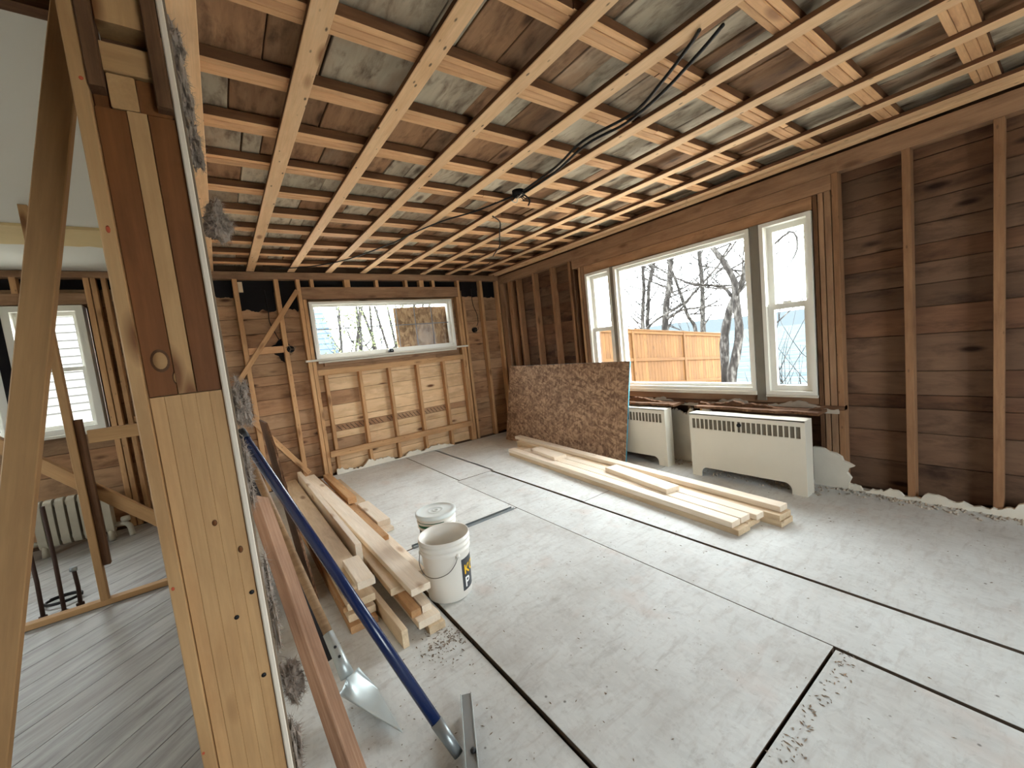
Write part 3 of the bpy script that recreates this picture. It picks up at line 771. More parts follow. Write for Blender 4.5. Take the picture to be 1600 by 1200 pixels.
tree([[(10.77,5.3,-.17),(10.82,5.19,.42),(10.87,5.08,1.07),(10.86,5.1,1.69),(10.86,5.11,2.15),(10.84,5.14,2.44),(10.75,5.32,2.93),(10.67,5.49,3.25)],
      [(10.98,5.54,.59),(11.01,5.49,1.2),(11.07,5.37,1.72),(11.13,5.23,2.07),(11.2,5.09,2.37),(11.25,4.96,2.83)]],
     'big forked bare tree just right of the fence end', 5, .125,
     [[(11.0,5.3,2.05),(11.2,5.55,2.29),(11.08,5.79,2.4),(10.94,6.04,2.45),(10.79,6.31,2.57),(10.66,6.53,2.71)]], depth=2, blen=1.7, start=.46, nb=8)
tree([[(9.3,3.95,1.0),(9.25,3.85,2.2),(9.1,3.75,3.2),(8.9,3.6,4.2)]], 'bare tree reaching over the narrow right sash', 6, .06, [[(9.2,3.8,2.6),(8.6,3.05,2.85),(8.45,2.9,2.5),(8.4,3.1,2.15)]], nb=8, blen=1.3)
rng = random.Random(9); sp = empty('bare_sapling', (6.57,2.43,gz(6.57,2.4)), 'small bare sapling outside the narrow right sash', 'sapling')
v, f = [], []
for k in range(7): grow(v, f, (6.56+rng.uniform(-.12,.12), 2.43+rng.uniform(-.12,.12), gz(6.57,2.4)), (rng.uniform(-.12,.12), rng.uniform(-.12,.12), 1), rng.uniform(1.2,1.85), .012, 1, rng, .12)
mesh_obj('stem', v, f, 'bark', sp, True)

# pale thicket and a neighbour's house seen through the back slider
def leafy(name, c, r, h, label, seed, n=900, parent_trunk=True):
    rng = random.Random(seed); t = empty(name, (c[0],c[1],gz(c[0],c[1])), label, 'tree', 'pale trees behind the house')
    tv, tf = [], []
    for k in range(3):
        a = rng.uniform(0,6.28); p = Vector((c[0]+.3*math.cos(a), c[1]+.3*math.sin(a), gz(c[0],c[1])-.1))
        v, f = tube_data(smooth_path([p, p+Vector((rng.uniform(-.2,.2),0,h*.5)), p+Vector((rng.uniform(-.5,.5),rng.uniform(-.3,.3),h*1.1))], 4), [.07-.005*i for i in range(9)], 6)
        q = len(tv); tv += v; tf += [[x+q for x in g] for g in f]
    mesh_obj('trunk', tv, tf, 'bark', t, True)
    bv, bf = [], []
    for k in range(10):
        grow(bv, bf, (c[0]+rng.uniform(-.3,.3), c[1], gz(*c)+h*rng.uniform(.3,.8)), (rng.uniform(-1,1), rng.uniform(-1,1), rng.uniform(.3,1)), r*rng.uniform(.7,1.2), .03, 1, rng)
    o = mesh_obj('branches', bv, bf, 'bark', t, True); o['kind'] = 'stuff'
    lv, lf = [], []
    for k in range(n):
        p = Vector((rng.gauss(0,r*.45), rng.gauss(0,r*.45), h*rng.uniform(.25,1.05)))+Vector((c[0],c[1],gz(*c)))
        a = Vector((rng.uniform(-1,1),rng.uniform(-1,1),rng.uniform(-1,1))).normalized(); b = a.orthogonal().normalized(); s = rng.uniform(.03,.075)
        q = len(lv); lv += [p-a*s, p+b*s*.5, p+a*s, p-b*s*.5]; lf.append([q,q+1,q+2,q+3])
    o = mesh_obj('foliage', lv, lf, 'leaf', t); o['kind'] = 'stuff'
leafy('leafy_tree', (3.5,13.6), .9, 3.6, 'pale leafy tree beside the blue roof, seen through the slider', 1)
leafy('leafy_tree', (4.3,15.0), 1.0, 4.2, 'pale leafy tree in the middle panes of the slider', 2)
leafy('leafy_tree', (5.3,14.2), .9, 3.8, 'pale leafy tree just left of the leaning board outside', 3)
leafy('leafy_tree', (6.8,15.5), 1.1, 4.4, 'pale leafy tree mostly hidden by the board outside the slider', 4)
nb = empty('neighbour_house', (1.5,17,gz(1,17)), 'neighbouring house with slate blue roof beyond the back slider', 'house')
box('wall', -1.2, 3.55, 16.6, 20, gz(0,17)-.1, 1.75, 'brick', nb)
prism('roof', [(16.2,1.72),(18.3,3.7),(20.4,1.72)], 'x', -1.6, 3.75, 'roofblue', nb)
vs, fs = [], []
for i in range(9):
    y = 16.22+i*.23; z = 1.745+i*.217; k = len(vs)
    vs += [(-1.6,y-.01,z),(3.75,y-.01,z),(3.75,y+.23,z+.235),(-1.6,y+.23,z+.235),(-1.6,y-.01,z+.035),(3.75,y-.01,z+.035)]
    fs += [[k,k+1,k+5,k+4],[k+4,k+5,k+2,k+3]]
o = mesh_obj('shingle_courses', vs, fs, 'roofblue', nb); o['kind'] = 'stuff'
box('fascia', -1.65, 3.80, 16.15, 16.2, 1.62, 1.76, 'ledger', nb)
# white clapboard house close to the side-room window
cb = empty('clapboard_house', (-2.5,9,gz(-2,9)), 'white clapboard house right outside the side room window', 'house')
vs, fs = [], []
for i in range(34):
    z = -.6+i*.12; k = len(vs)
    vs += [(-7,8.96,z),(-.4,8.96,z),(-.4,8.99,z+.125),(-7,8.99,z+.125),(-7,9.0,z),(-.4,9.0,z)]
    fs += [[k,k+1,k+2,k+3],[k,k+4,k+5,k+1]]
o = mesh_obj('clapboards', vs, fs, 'siding', cb); o['kind'] = 'stuff'
box('wall', -7, -.4, 9.0, 12, gz(0,9)-.1, 3.5, 'siding', cb)
box('foundation', -7, -.38, 8.95, 9.0, gz(0,9)-.1, .98, 'siding', cb)
beam('roof_trim', (-5,8.9,1.3), (-1.2,8.9,3.1), .05, .16, 'ledger', cb, (0,0,1))
beam('roof_edge', (-5,8.85,1.45), (-1.2,8.85,3.25), .3, .06, 'roofblue', cb, (0,0,1))
# board leaning outside against the slider
lb = empty('leaning_board_outside', (2.5,5.57,1.445), 'square of weathered strand board covering right panes of the slider', 'board')
box('panel', 2.065, 2.955, 5.56, 5.575, 1.447, 2.05, 'osbdark', lb)
box('ledge', .9, 3.05, 5.535, 5.60, 1.425, 1.446, 'vinyl', w1)

# ================================================================== PARTITION, POST AND PROPS
wp = multibox('wall_partition', [(.0,.013,1.33,5.30,0,2.458)], 'drywall'); tag(wp, 'thin drywall partition seen edge-on behind the post', 'wall', kind='structure')
box('drywall_edge', .0, .013, 1.238, 1.329, 0, 2.455, 'drywall', wp)
box('gypsum_strip', .014, .019, 1.335, 1.36, 0, 2.3, 'gypsum', wp)
for y in (1.75,2.15,2.55,2.95): box('stud', -.09, -.001, y, y+.04, 0, 2.455, 'stud', wp)

post = empty('support_post', (-.08,1.29,0), 'built-up wooden post in the left foreground, dark above, blond below', 'post')
os_ = box('outer_stud', -.166, -.140, 1.232, 1.33, 0, 2.445, 'post', post)
zz = random.Random(4)
for i in range(6):
    z = zz.uniform(.25,1.05) if i < 4 else zz.uniform(1.5,2.1); x = zz.uniform(-.163,-.145)
    lathe('red_mark', [(0,0),(.003,0),(.002,.0006),(0,.0007)], 'redchalk', os_, 9, mw=Matrix.Translation((x,1.2319,z)) @ Matrix.Diagonal((zz.uniform(.6,1.5),1,zz.uniform(1,3),1)) @ Matrix.Rotation(math.pi/2,4,'X'))
xs = [-.139,-.113,-.083,-.055,-.028,-.001]
for a, b in zip(xs, xs[1:]):
    box('lower_ply', a, b, 1.248+zz.uniform(0,.0012), 1.335, 0, 1.311, 'post', post, .001)
for a, b, m, y in ((-.139,-.087,'postdark',1.252),(-.086,-.052,'post',1.249),(-.0505,-.001,'postdark',1.252)):
    box('upper_board', a, b, y, 1.335, 1.313, 1.955, m, post, .001)
box('block', -.139, -.111, 1.262, 1.33, 1.957, 2.03, 'postdark', post); box('block', -.110, -.063, 1.250, 1.33, 1.957, 2.03, 'post', post); box('block', -.062, -.004, 1.255, 1.33, 1.957, 2.03, 'postdark', post)
box('block', -.112, -.02, 1.246, 1.33, 2.034, 2.095, 'post', post); box('block', -.112, -.02, 1.30, 1.33, 2.096, 2.135, 'oldrough', post)
box('block', -.112, -.02, 1.246, 1.33, 2.137, 2.26, 'post', post); box('block', -.112, -.02, 1.29, 1.33, 2.262, 2.44, 'oldrough', post)
box('old_cleat', -.139, -.113, 1.225, 1.30, 1.985, 2.44, 'oldrough', post); box('old_cleat', -.030, -.002, 1.222, 1.30, 1.965, 2.44, 'oldrough', post)
for x, z, r1, r2 in ((-.108,1.395,.013,.020),(-.085,1.352,.005,.012),(-.062,.985,.004,.006),(-.020,.90,.004,.007)):
    yk = 1.2516 if z > 1.3 else 1.2476
    for k_, m_ in ((1.35,'oldrough'),(1.0,'postdark' if z < 1.3 else 'prop')):
        lathe('knot', [(0,0),(r1*k_,0),(r1*k_,.0006*(2-k_)),(0,.0008*(2.2-k_))], m_, post, 18, mw=Matrix.Translation((x,yk,z)) @ Matrix.Diagonal((1,1,r2/r1,1)) @ Matrix.Rotation(math.pi/2,4,'X'))
for x, z in ((-.052,.73),(-.012,.78),(-.017,.55)):
    lathe('bolt_head', [(0.0,0),(.0055,0),(.0055,.002),(.0,.002)], 'black', post, 12, mw=Matrix.Translation((x,1.2478,z)) @ Matrix.Rotation(math.pi/2,4,'X'))

# leaning prop board in the side room (long diagonal in the left foreground)
pb = empty('prop_board', (-.72,1.72,0), 'long diagonal prop board leaning at the far left, beside the post', 'board')
beam('board', (-.70,1.62,-.003+.02), (-.178,1.60,2.43), .062, .036, 'prop', pb, (0,1,0))
# side-room stud partition at y=3.55
wq = empty('wall_side_room', (-1,3.55,0), 'open stud partition with a bottom plate in the side room', 'wall', kind='structure')
box('bottom_plate', -3.3, -.1, 3.545, 3.60, 0, .035, 'prop', wq)
box('stud', -.800, -.762, 3.548, 3.595, .036, 2.449, 'prop', wq)
box('stud', -.760, -.725, 3.56, 3.60, .25, 1.18, 'oldrough', wq)
box('rail', -.70, -.1, 3.505, 3.545, 1.03, 1.11, 'prop', wq)
beam('brace', (-1.50,3.63,1.545), (-.12,3.63,.05),   .05, .07, 'prop', wq, (0,0,1))
box('stud', -1.72, -1.68, 3.548, 3.595, .036, 2.449, 'prop', wq)

# ------------------------------------------------------------------ side-room radiator, pipes, cable coil
rd = empty('cast_iron_radiator', (-1.2,5.08,0), 'small white cast iron radiator in the side room', 'radiator')
for i in range(7):
    x = -1.42+i*.068
    poly = []
    for k in range(24):
        a = 2*math.pi*k/24; u = .066*math.copysign(abs(math.cos(a))**.5, math.cos(a)); v = .20*math.copysign(abs(math.sin(a))**.35, math.sin(a)); poly.append((5.08+u, .27+v))
    prism('section', poly, 'x', x+.005, x+.055, 'radiator', rd, False)
for z in (.12,.42): tube('link', [(-1.41,5.08,z),(-.98,5.08,z)], .022, 'radiator', rd)
for x in (-1.39,-.985):
    for dy in (-.04,.04): tube('foot', [(x,5.08+dy,.10),(x,5.08+dy,.0)], [.018,.024], 'radiator', rd)
tube('valve', smooth_path([(-.97,5.08,.12),(-.90,5.08,.12),(-.86,5.06,.09),(-.85,5.05,.0)], 4), .022, 'radiator', rd)
lathe('valve_knob', [(0,0),(.03,0),(.035,.02),(.03,.04),(0,.045)], 'radiator', rd, 16, loc=(-.88,5.07,.14))
tube('valve', smooth_path([(-1.43,5.08,.12),(-1.50,5.06,.12),(-1.52,5.04,.08),(-1.52,5.04,.0)], 4), .02, 'radiator', rd)
for (x,y,h,l) in ((-1.08,3.68,.46,'leftmost rusty pipe stub rising from the side room floor'),(-.985,3.66,.68,'tallest rusty pipe stub rising from the side room floor'),(-.925,3.71,.235,'short rusty pipe stub with a capped top in the side room')):
    pp = empty('pipe_stub', (x,y,0), l, 'pipe', 'pipe stubs in the side room')
    tube('pipe', [(x,y,-.01),(x+.006,y,h*.5),(x,y+.01,h)], .011, 'rustpipe', pp)
    if h < .3: tube('cap', [(x-.002,y+.01,h-.012),(x,y+.01,h+.012)], .019, 'steel', pp)
    tube('collar', [(x,y,-.003),(x,y,.012)], .02, 'rustpipe', pp)
pts = [(-1.03+.085*math.cos(a)*(1+.03*math.sin(a*.7)), 3.86+.06*math.sin(a), .012+.004*(a/6.28)) for a in [k*.35 for k in range(62)]]
o = tube('cable_coil', pts, .006, 'cable', None, 6); tag(o, 'small coil of black cable on the side room floor', 'cable')

# ------------------------------------------------------------------ mineral wool tufts by the partition
def tuft(c, s, label, seed, n=420):
    rng = random.Random(seed); t = empty('insulation_tuft', c, label, 'insulation', 'torn insulation along the partition')
    bm = bmesh.new(); bmesh.ops.create_icosphere(bm, subdivisions=4, radius=1)
    for v in bm.verts:
        q = v.co.copy(); k = 1+.8*mnoise.noise(q*1.5+Vector((seed*3.1,0,0)))+.5*mnoise.noise(q*3.4+Vector((0,seed*2.3,0)))+.22*mnoise.noise(q*9)
        v.co = Vector((c[0]+q.x*s[0]*k*.86, c[1]+q.y*s[1]*k*.86, c[2]+q.z*s[2]*k*.86))
    roots = [v.co.copy() for v in bm.verts]
    me = bpy.data.meshes.new('clump'); bm.to_mesh(me); bm.free(); me.materials.append(M['insul'])
    o = bpy.data.objects.new('clump', me); COL.objects.link(o); par(o, t)
    vs, fs = [], []
    for i in range(n*4):
        d = Vector((rng.gauss(0,1), rng.gauss(0,1), rng.gauss(0,1))).normalized()
        p = rng.choice(roots); d = (d*.7+(p-Vector(c)).normalized()*.5).normalized()
        L = rng.uniform(.010,.026); w_ = .0009; side = d.orthogonal().normalized()
        cur = Vector((rng.uniform(-1,1), rng.uniform(-1,1), rng.uniform(-1,1)))*2.2
        q0 = p; k = len(vs); dd = d
        for j in range(4):
            vs += [q0-side*w_*(1-j*.25), q0+side*w_*(1-j*.25)]
            dd = (dd+cur*.5).normalized(); q0 = q0+dd*L/3
        for j in range(3): fs.append([k+2*j, k+2*j+1, k+2*j+3, k+2*j+2])
    o = mesh_obj('fibres', vs, fs, 'insul', t); o['kind'] = 'stuff'
tuft((.032,1.72,2.42), (.022,.09,.05), 'dark tuft of insulation at the top, touching the ceiling strap', 1, 200)
tuft((.034,1.72,2.28), (.022,.06,.09), 'upper tuft of insulation just below the ceiling strap', 2, 240)
tuft((.036,1.70,2.11), (.020,.06,.08), 'narrow tuft of insulation midway up beside the drywall edge', 3, 240)
tuft((.068,1.74,1.875), (.038,.06,.06), 'round wad of insulation bulging out high beside the drywall edge', 4, 600)
tuft((.044,1.62,1.25), (.022,.06,.085), 'grey insulation bulging out above the blue handle', 5, 600)
tuft((.028,1.50,1.04), (.009,.05,.09), 'strip of insulation hanging beside the black grip', 6, 360)
tuft((.030,1.50,.62), (.010,.05,.13), 'insulation in the gap behind the rough plank', 7, 300)
tuft((.050,1.52,.31), (.026,.06,.07), 'fluffy wad of insulation low behind the rough plank', 8, 600)
tuft((.030,1.46,.12), (.014,.05,.12), 'insulation sagging to the floor at the post foot', 9, 300)

# ================================================================== THINGS AGAINST THE PARTITION
def fit(p, q): return Vector(p), Vector(q)
# rough sawn plank
pk = empty('rough_plank', (.217,1.125,0), 'rough brown two-by-four leaning beside the post', 'plank')
beam('board', (.170,1.14,.028), (.056,1.95,.83), .066, .042, 'redrough', pk, (.731,-.404,.551))
# dark board between the plank and the shovel
db = empty('dark_board', (.222,1.96,0), 'nearly black narrow board leaning between the rough plank and shovel', 'board')
beam('board', (.222,1.96,.022), (.062,2.52,.85), .05, .016, 'blackboard', db, (.5,-.6,.6))
# shovel
sh = empty('grain_shovel', (.34,1.41,0), 'aluminium scoop shovel with a worn wooden handle', 'shovel')
N0, T0 = Vector((.231,1.665,.16)), Vector((.073,2.40,.864))
ax = (T0-N0).normalized()
tube('handle', [N0+ax*.10, N0+ax*.5, T0], [.0185,.018,.018], 'handle', sh, 12)
tube('socket', [N0-ax*.03, N0+ax*.03, N0+ax*.15], [.027,.0235,.0205], 'alu', sh, 12)
HL, HR, E1, E2 = Vector((.196,1.645,.062)), Vector((.292,1.72,.075)), Vector((.342,1.672,.006)), Vector((.350,1.402,.006))
vs, fs = [], []; nu, nv_ = 14, 14
for lay in (0, 1):
    for i in range(nu+1):
        s_ = i/nu
        for j in range(nv_+1):
            q = j/nv_; m_ = abs(2*q-1)
            p = (HL.lerp(HR, q)).lerp(E2.lerp(E1, q), s_)
            p = p+Vector((0,0,.024*m_**4*(1-s_)))                      # raised side walls
            k_ = (1-s_)**3*(1-m_**2)                                     # heel curling up into the socket
            p = p.lerp(N0+Vector((.004,-.004,-.02)), .85*k_)
            p = p+Vector((0,0,-.012*math.sin(math.pi*s_)*(1-m_**2)))
            p.z = max(p.z, .004)-.0018*lay
            vs.append(p)
K = (nu+1)*(nv_+1)
for i in range(nu):
    for j in range(nv_):
        a = i*(nv_+1)+j; fs.append([a,a+1,a+nv_+2,a+nv_+1]); fs.append([K+a+nv_+1,K+a+nv_+2,K+a+1,K+a])
for j in range(nv_):
    for i in (0, nu): a = i*(nv_+1)+j; fs.append([a,a+1,K+a+1,K+a])
for i in range(nu):
    for j in (0, nv_): a = i*(nv_+1)+j; fs.append([a,a+nv_+1,K+a+nv_+1,K+a])
mesh_obj('scoop', vs, fs, 'alu', sh, True)
for k in (.045,.085): lathe('rivet', [(0,.0),(.006,.0),(.004,.004),(0,.005)], 'black', sh, 10, mw=Matrix.Translation(N0+ax*k+Vector((.0,-.016,.015))) @ Matrix.Rotation(math.radians(50),4,'X'))
# blue-handled floor scraper
bs_ = empty('floor_scraper', (.47,1.17,0), 'blue-handled floor squeegee with a metal head leaning by the partition', 'squeegee')
B0, B1 = Vector((.452,1.185,.045)), Vector((.047,2.0,1.078)); ax = (B1-B0).normalized()
tube('handle', [B0+ax*.09, B0+ax*.6, B1], [.0195,.0195,.0195], 'blue', bs_, 14)
tube('grip', [B1-ax*.0, B1+ax*.045], [.0215,.0215], 'black', bs_, 14)
tube('ferrule', [B0-ax*.02, B0+ax*.10], [.017,.0215], 'steel', bs_, 14)
hd = Vector((.43,.90,0)).normalized(); hn = Vector((hd.y,-hd.x,0)); hc = Vector((.475,1.115,0))
beam('head_channel', hc-hd*.25+Vector((0,0,.05)), hc+hd*.25+Vector((0,0,.05)), .036, .008, 'steel', bs_)
beam('head_flange', hc-hd*.25+hn*.019+Vector((0,0,.043)), hc+hd*.25+hn*.019+Vector((0,0,.043)), .004, .03, 'alu', bs_)
beam('head_flange', hc-hd*.25-hn*.019+Vector((0,0,.043)), hc+hd*.25-hn*.019+Vector((0,0,.043)), .004, .03, 'alu', bs_)
beam('rubber_blade', hc-hd*.245-hn*.004+Vector((0,0,.023)), hc+hd*.245-hn*.004+Vector((0,0,.023)), .012, .045, 'black', bs_)
lathe('wing_bolt', [(0,0),(.009,0),(.009,.006),(.005,.012),(0,.012)], 'black', bs_, 10, loc=hc+hn*.008+hd*.02+Vector((0,0,.054)))
# dark splintered sheet
ss = empty('splintered_sheet', (.25,2.9,0), 'dark splintered sheet of panelling leaning behind the blue handle', 'panel')
rng = random.Random(12); e = []
for i in range(26):
    z = .97*i/25; e.append((2.60+rng.uniform(-.035,.03)+.05*(z-.5), z))
poly = [(3.35,.0),(3.35,1.02),(2.75,1.05)]+list(reversed(e))
n = len(poly); V = lambda y,z,t_: (.272-.095*z+t_, y, z+.002)
vs = [V(y,z,0) for y,z in poly]+[V(y,z,.011) for y,z in poly]
fs = [list(range(n)), list(range(2*n-1,n-1,-1))]+[[i,i+n,(i+1)%n+n,(i+1)%n] for i in range(n)]
mesh_obj('sheet', vs, fs, 'oldrough', ss)
vs, fs = [], []
for i in range(90):
    z = rng.uniform(.02,.95); y = 2.60+.05*(z-.5)+rng.uniform(-.02,.02); x = .272-.095*z+rng.uniform(0,.012); k = len(vs)
    L = rng.uniform(.01,.05); vs += [(x,y,z),(x+.003,y,z),(x+.002,y-L*.5,z-L)]; fs.append([k,k+1,k+2])
o = mesh_obj('splinters', vs, fs, 'redrough', ss); o['kind'] = 'stuff'

# ================================================================== LUMBER
G1 = 'boards of the pile on the left'
def plank(x, y0, y1, z, wd, th, mat, label, dx=0.0, dz=0.0, group=G1, nm='lumber_board'):
    """board lying along y: x,z centre at near end; dx/dz = offset of far end"""
    o = beam(nm, (x,y0,z), (x+dx,y1,z+dz), wd, th, mat); return tag(o, label, 'lumber', group)
# left stack: five layers of six-inch boards, X .35-.49
zt = 0.0
for k, (y0, dx, nth) in enumerate(((2.12,0,'bottom board'),(2.16,.005,'second board up'),(2.20,-.008,'third board up'),(2.13,.004,'fourth board up'))):
    plank(.420+dx, y0, 4.9-.05*k, .0075+k*.0395, .138, .038, 'pinegrey' if k % 2 else 'stud', nth+' in the layered stack nearest the partition')
plank(.425, 2.24, 4.86, .0075+4*.0395, .14, .038, 'pinegrey', 'wide brownish board on top of the stack nearest the partition')
plank(.462, 2.14, 2.46, .0075+5*.0395, .089, .038, 'pine', 'short blond offcut on the near end of the wide brownish board')
# board on edge
o = beam('lumber_board', (.541,2.58,.166), (.535,4.84,.19), .038, .14, 'pine'); tag(o, 'long blond board standing on edge in the left pile', 'lumber', G1)
# right column of the left pile
plank(.572, 2.62, 4.7, .0065, .13, .037, 'stud', 'weathered board buried at the bottom of the left pile', dx=-.02)
plank(.665, 1.85, 4.75, .0065+.038, .115, .037, 'pine', 'blond board low in the left pile, its near end by the bucket', dx=-.03)
plank(.692, 1.83, 4.6, .0065, .085+.0, .037, 'pinegrey', 'lowest blond board at the near right corner of the left pile', dx=-.02)
plank(.620, 1.90, 4.7, .0065+.076, .05, .037, 'stud', 'narrow dark board wedged in the middle of the left pile', dx=.0)
plank(.676, 1.90, 4.4, .0065+.077, .05, .037, 'pine', 'narrow blond board under the wane-edged plank', dx=-.005)
plank(.608, 2.10, 4.72, .0065+.115, .085, .038, 'pinegrey', 'middle board of the left pile ending short of the wane-edged plank', dx=-.01)
plank(.676, 1.95, 4.82, .160, .105, .036, 'pine', 'long blond wane-edged plank on top of the left pile', dx=-.055, dz=.02)
o = beam('lumber_board', (.530,1.83,.033), (.512,2.56,.033), .030, .089, 'pinegrey'); tag(o, 'board standing on edge along the foot of the left pile', 'lumber', G1)
plank(.815, 2.36, 4.3, .012, .10, .036, 'pine', 'pale plank on the floor along the right side of the left pile')
plank(.800, 2.95, 4.4, .049, .07, .036, 'stud', 'brown board lying along the right side of the left pile')
plank(.892, 3.22, 3.80, .056, .10, .045, 'pine', 'short thick pale offcut right of the left pile', dx=-.005, dz=.0)
plank(.90, 3.15, 3.45, .016, .085, .03, 'pine', 'small pale offcut underneath the short thick offcut', dx=-.02)
plank(.815, 3.86, 4.95, .105, .075, .06, 'stud', 'short brown beam at the far end of the left pile', dx=.0, dz=.0)
plank(.900, 3.95, 4.95, .022, .10, .038, 'pinegrey', 'pale board on the floor at the far right of the left pile', dx=.0)
plank(.735, 3.6, 5.0, .075, .06, .036, 'stud', 'brown board squeezed between plank and beam at the far end', dx=-.01)
# right stack
G2 = 'boards of the stack by the heaters'
D = Vector((.095,1,0)).normalized(); Q = Vector((D.y,-D.x,0)); S0 = Vector((2.50,1.26,0))
def rplank(u, s0, L, z, wd, label, mat='pine', th=.038, ang=0.0):
    d = (D+Q*ang).normalized(); p = S0+Q*u+D*s0+Vector((0,0,z)); return tag(beam('lumber_board', p, p+d*L, wd, th, mat), label, 'lumber', G2)
low = ' in the stack by the heaters'
rplank(.065, -.02, 2.9, .019, .13, 'front board of the bottom layer'+low, 'pinegrey'); rplank(.21, .0, 3.0, .019, .14, 'middle board of the bottom layer'+low, 'pinegrey'); rplank(.36, -.13, 3.3, .019, .14, 'back board of the bottom layer'+low, 'pinegrey')
rplank(.045, .02, 2.88, .058, .089, 'front long blond board of the stack by the heaters')
rplank(.150, .02, 2.7, .058, .100, 'second long blond board from the front of the stack by the heaters')
rplank(.250, -.02, 2.7, .058, .085, 'third long blond board from the front of the stack by the heaters')
rplank(.360, -.12, 3.3, .058, .138, 'back board of the middle layer'+low, 'pinegrey')
rplank(.385, -.10, 3.4, .097, .089, 'long blond board lying highest at the back of the heater stack')
rplank(.175, .60, .76, .097, .135, 'loose blond offcut on top of the stack, nearer the room', ang=.10)
rplank(.150, 2.02, .52, .097, .15, 'loose blond offcut on the stack near the strand board', ang=.06)

# ================================================================== STRAND BOARD, HEATERS
ob = empty('strand_board', (3.31,3.8,0), 'big strand board sheet with turquoise edges leaning under the window', 'board')
b0, b1 = Vector((3.312,2.77,.0)), Vector((3.262,4.90,.0)); tl = Vector((.215,.01,1.055))
nrm = (b1-b0).cross(tl).normalized()
if nrm.x > 0: nrm = -nrm
th = nrm*-.012
def quadslab(nm, A, B, C_, D_, t_, mat, parent):
    x = (B-A); L = x.length; x.normalize(); y = (D_-A); y = (y-x*y.dot(x)); Hh = y.length; y.normalize(); z = x.cross(y)
    mw = Matrix(((x.x,y.x,z.x,A.x),(x.y,y.y,z.y,A.y),(x.z,y.z,z.z,A.z),(0,0,0,1))); inv = mw.inverted()
    vs = [inv@p for p in (A,B,C_,D_)]+[inv@(p+t_) for p in (A,B,C_,D_)]
    o = mesh_obj(nm, vs, [[0,1,2,3],[7,6,5,4],[0,4,5,1],[1,5,6,2],[2,6,7,3],[3,7,4,0]], mat, parent, mw=mw)
    bm = bmesh.new(); bm.from_mesh(o.data); bmesh.ops.recalc_face_normals(bm, faces=bm.faces[:]); bm.to_mesh(o.data); bm.free(); return o
quadslab('panel', b0, b1, b1+tl, b0+tl, th, 'osb', ob)
e_ = (b0-b1).normalized()*.0015
quadslab('painted_edge', b0, b0+e_, b0+tl+e_, b0+tl, th*1.05, 'bluepaint', ob)
tt = tl.normalized()*.0012
quadslab('painted_edge', b0+tl, b1+tl, b1+tl+tt, b0+tl+tt, th*1.05, 'bluepaint', ob)

def convector(name, x0, x1, y0, y1, h, nslots, gap_at, label, sy0, sy1):
    """front face at x0, back at x1"""
    c = empty(name, ((x0+x1)/2, (y0+y1)/2, 0), label, 'heater')
    zs0, zs1 = h-.135, h-.045
    f = []
    n = nslots; pitch = (sy1-sy0)/n; bar = pitch*.24
    f.append((x0,x0+.004,y0,sy0,zs0,zs1)); f.append((x0,x0+.004,sy1,y1,zs0,zs1)); f.append((x0,x0+.004,y0,y1,zs1,h))
    for i in range(n+1):
        y = sy0+i*pitch
        wdt = bar if i != gap_at else bar*2.4
        f.append((x0,x0+.004,max(sy0,y-wdt/2),min(sy1,y+wdt/2),zs0,zs1))
    multibox('grille', f, 'enamel', c)
    # lower panel with an arched foot opening
    a0, a1, ah, r = y0+.10, y1-.085, .085, .055
    poly = [(y0,0),(a0,0)]+[(a0+r-r*math.cos(k*math.pi/16), ah-r+r*math.sin(k*math.pi/16)) for k in range(0,9)]+[(a1-r+r*math.sin(k*math.pi/16), ah-r+r*math.cos(k*math.pi/16)) for k in range(0,9)]+[(a1,0),(y1,0),(y1,zs0),(y0,zs0)]
    prism('front_panel', poly, 'x', x0, x0+.012, 'enamel', c)
    box('top_panel', x0, x1, y0, y1, h-.012, h+.002, 'enamel', c, .004)
    box('side_panel', x0+.001, x1, y0-.001, y0+.012, 0, h-.012, 'enamel', c); box('side_panel', x0+.001, x1, y1-.012, y1+.001, 0, h-.012, 'enamel', c)
    box('grille_backing', x0+.009, x0+.013, y0+.02, y1-.02, zs0+.0005, h-.02, 'slot', c)
    box('back_panel', x1-.01, x1, y0+.013, y1-.013, .12, h-.02, 'slot', c)
    tube('heat_pipe', [(x0+.07,y0+.03,.07),(x0+.07,y1-.03,.07)], .014, 'rustpipe', c)
    return c
c1 = convector('convector_heater', 3.385, 3.515, 1.160, 2.060, .572, 22, 12, 'long cream convector heater below the window, slotted top', 1.185, 2.04)
lathe('damper_knob', [(0,0),(.016,0),(.016,.012),(.01,.02),(0,.02)], 'black', c1, 16, mw=Matrix.Translation((3.385,1.625,.50)) @ Matrix.Rotation(-math.pi/2,4,'Y'))
convector('convector_heater', 3.44, 3.56, 2.352, 3.12, .572, 18, -1, 'cream convector heater half hidden behind the strand board', 2.385, 3.09)

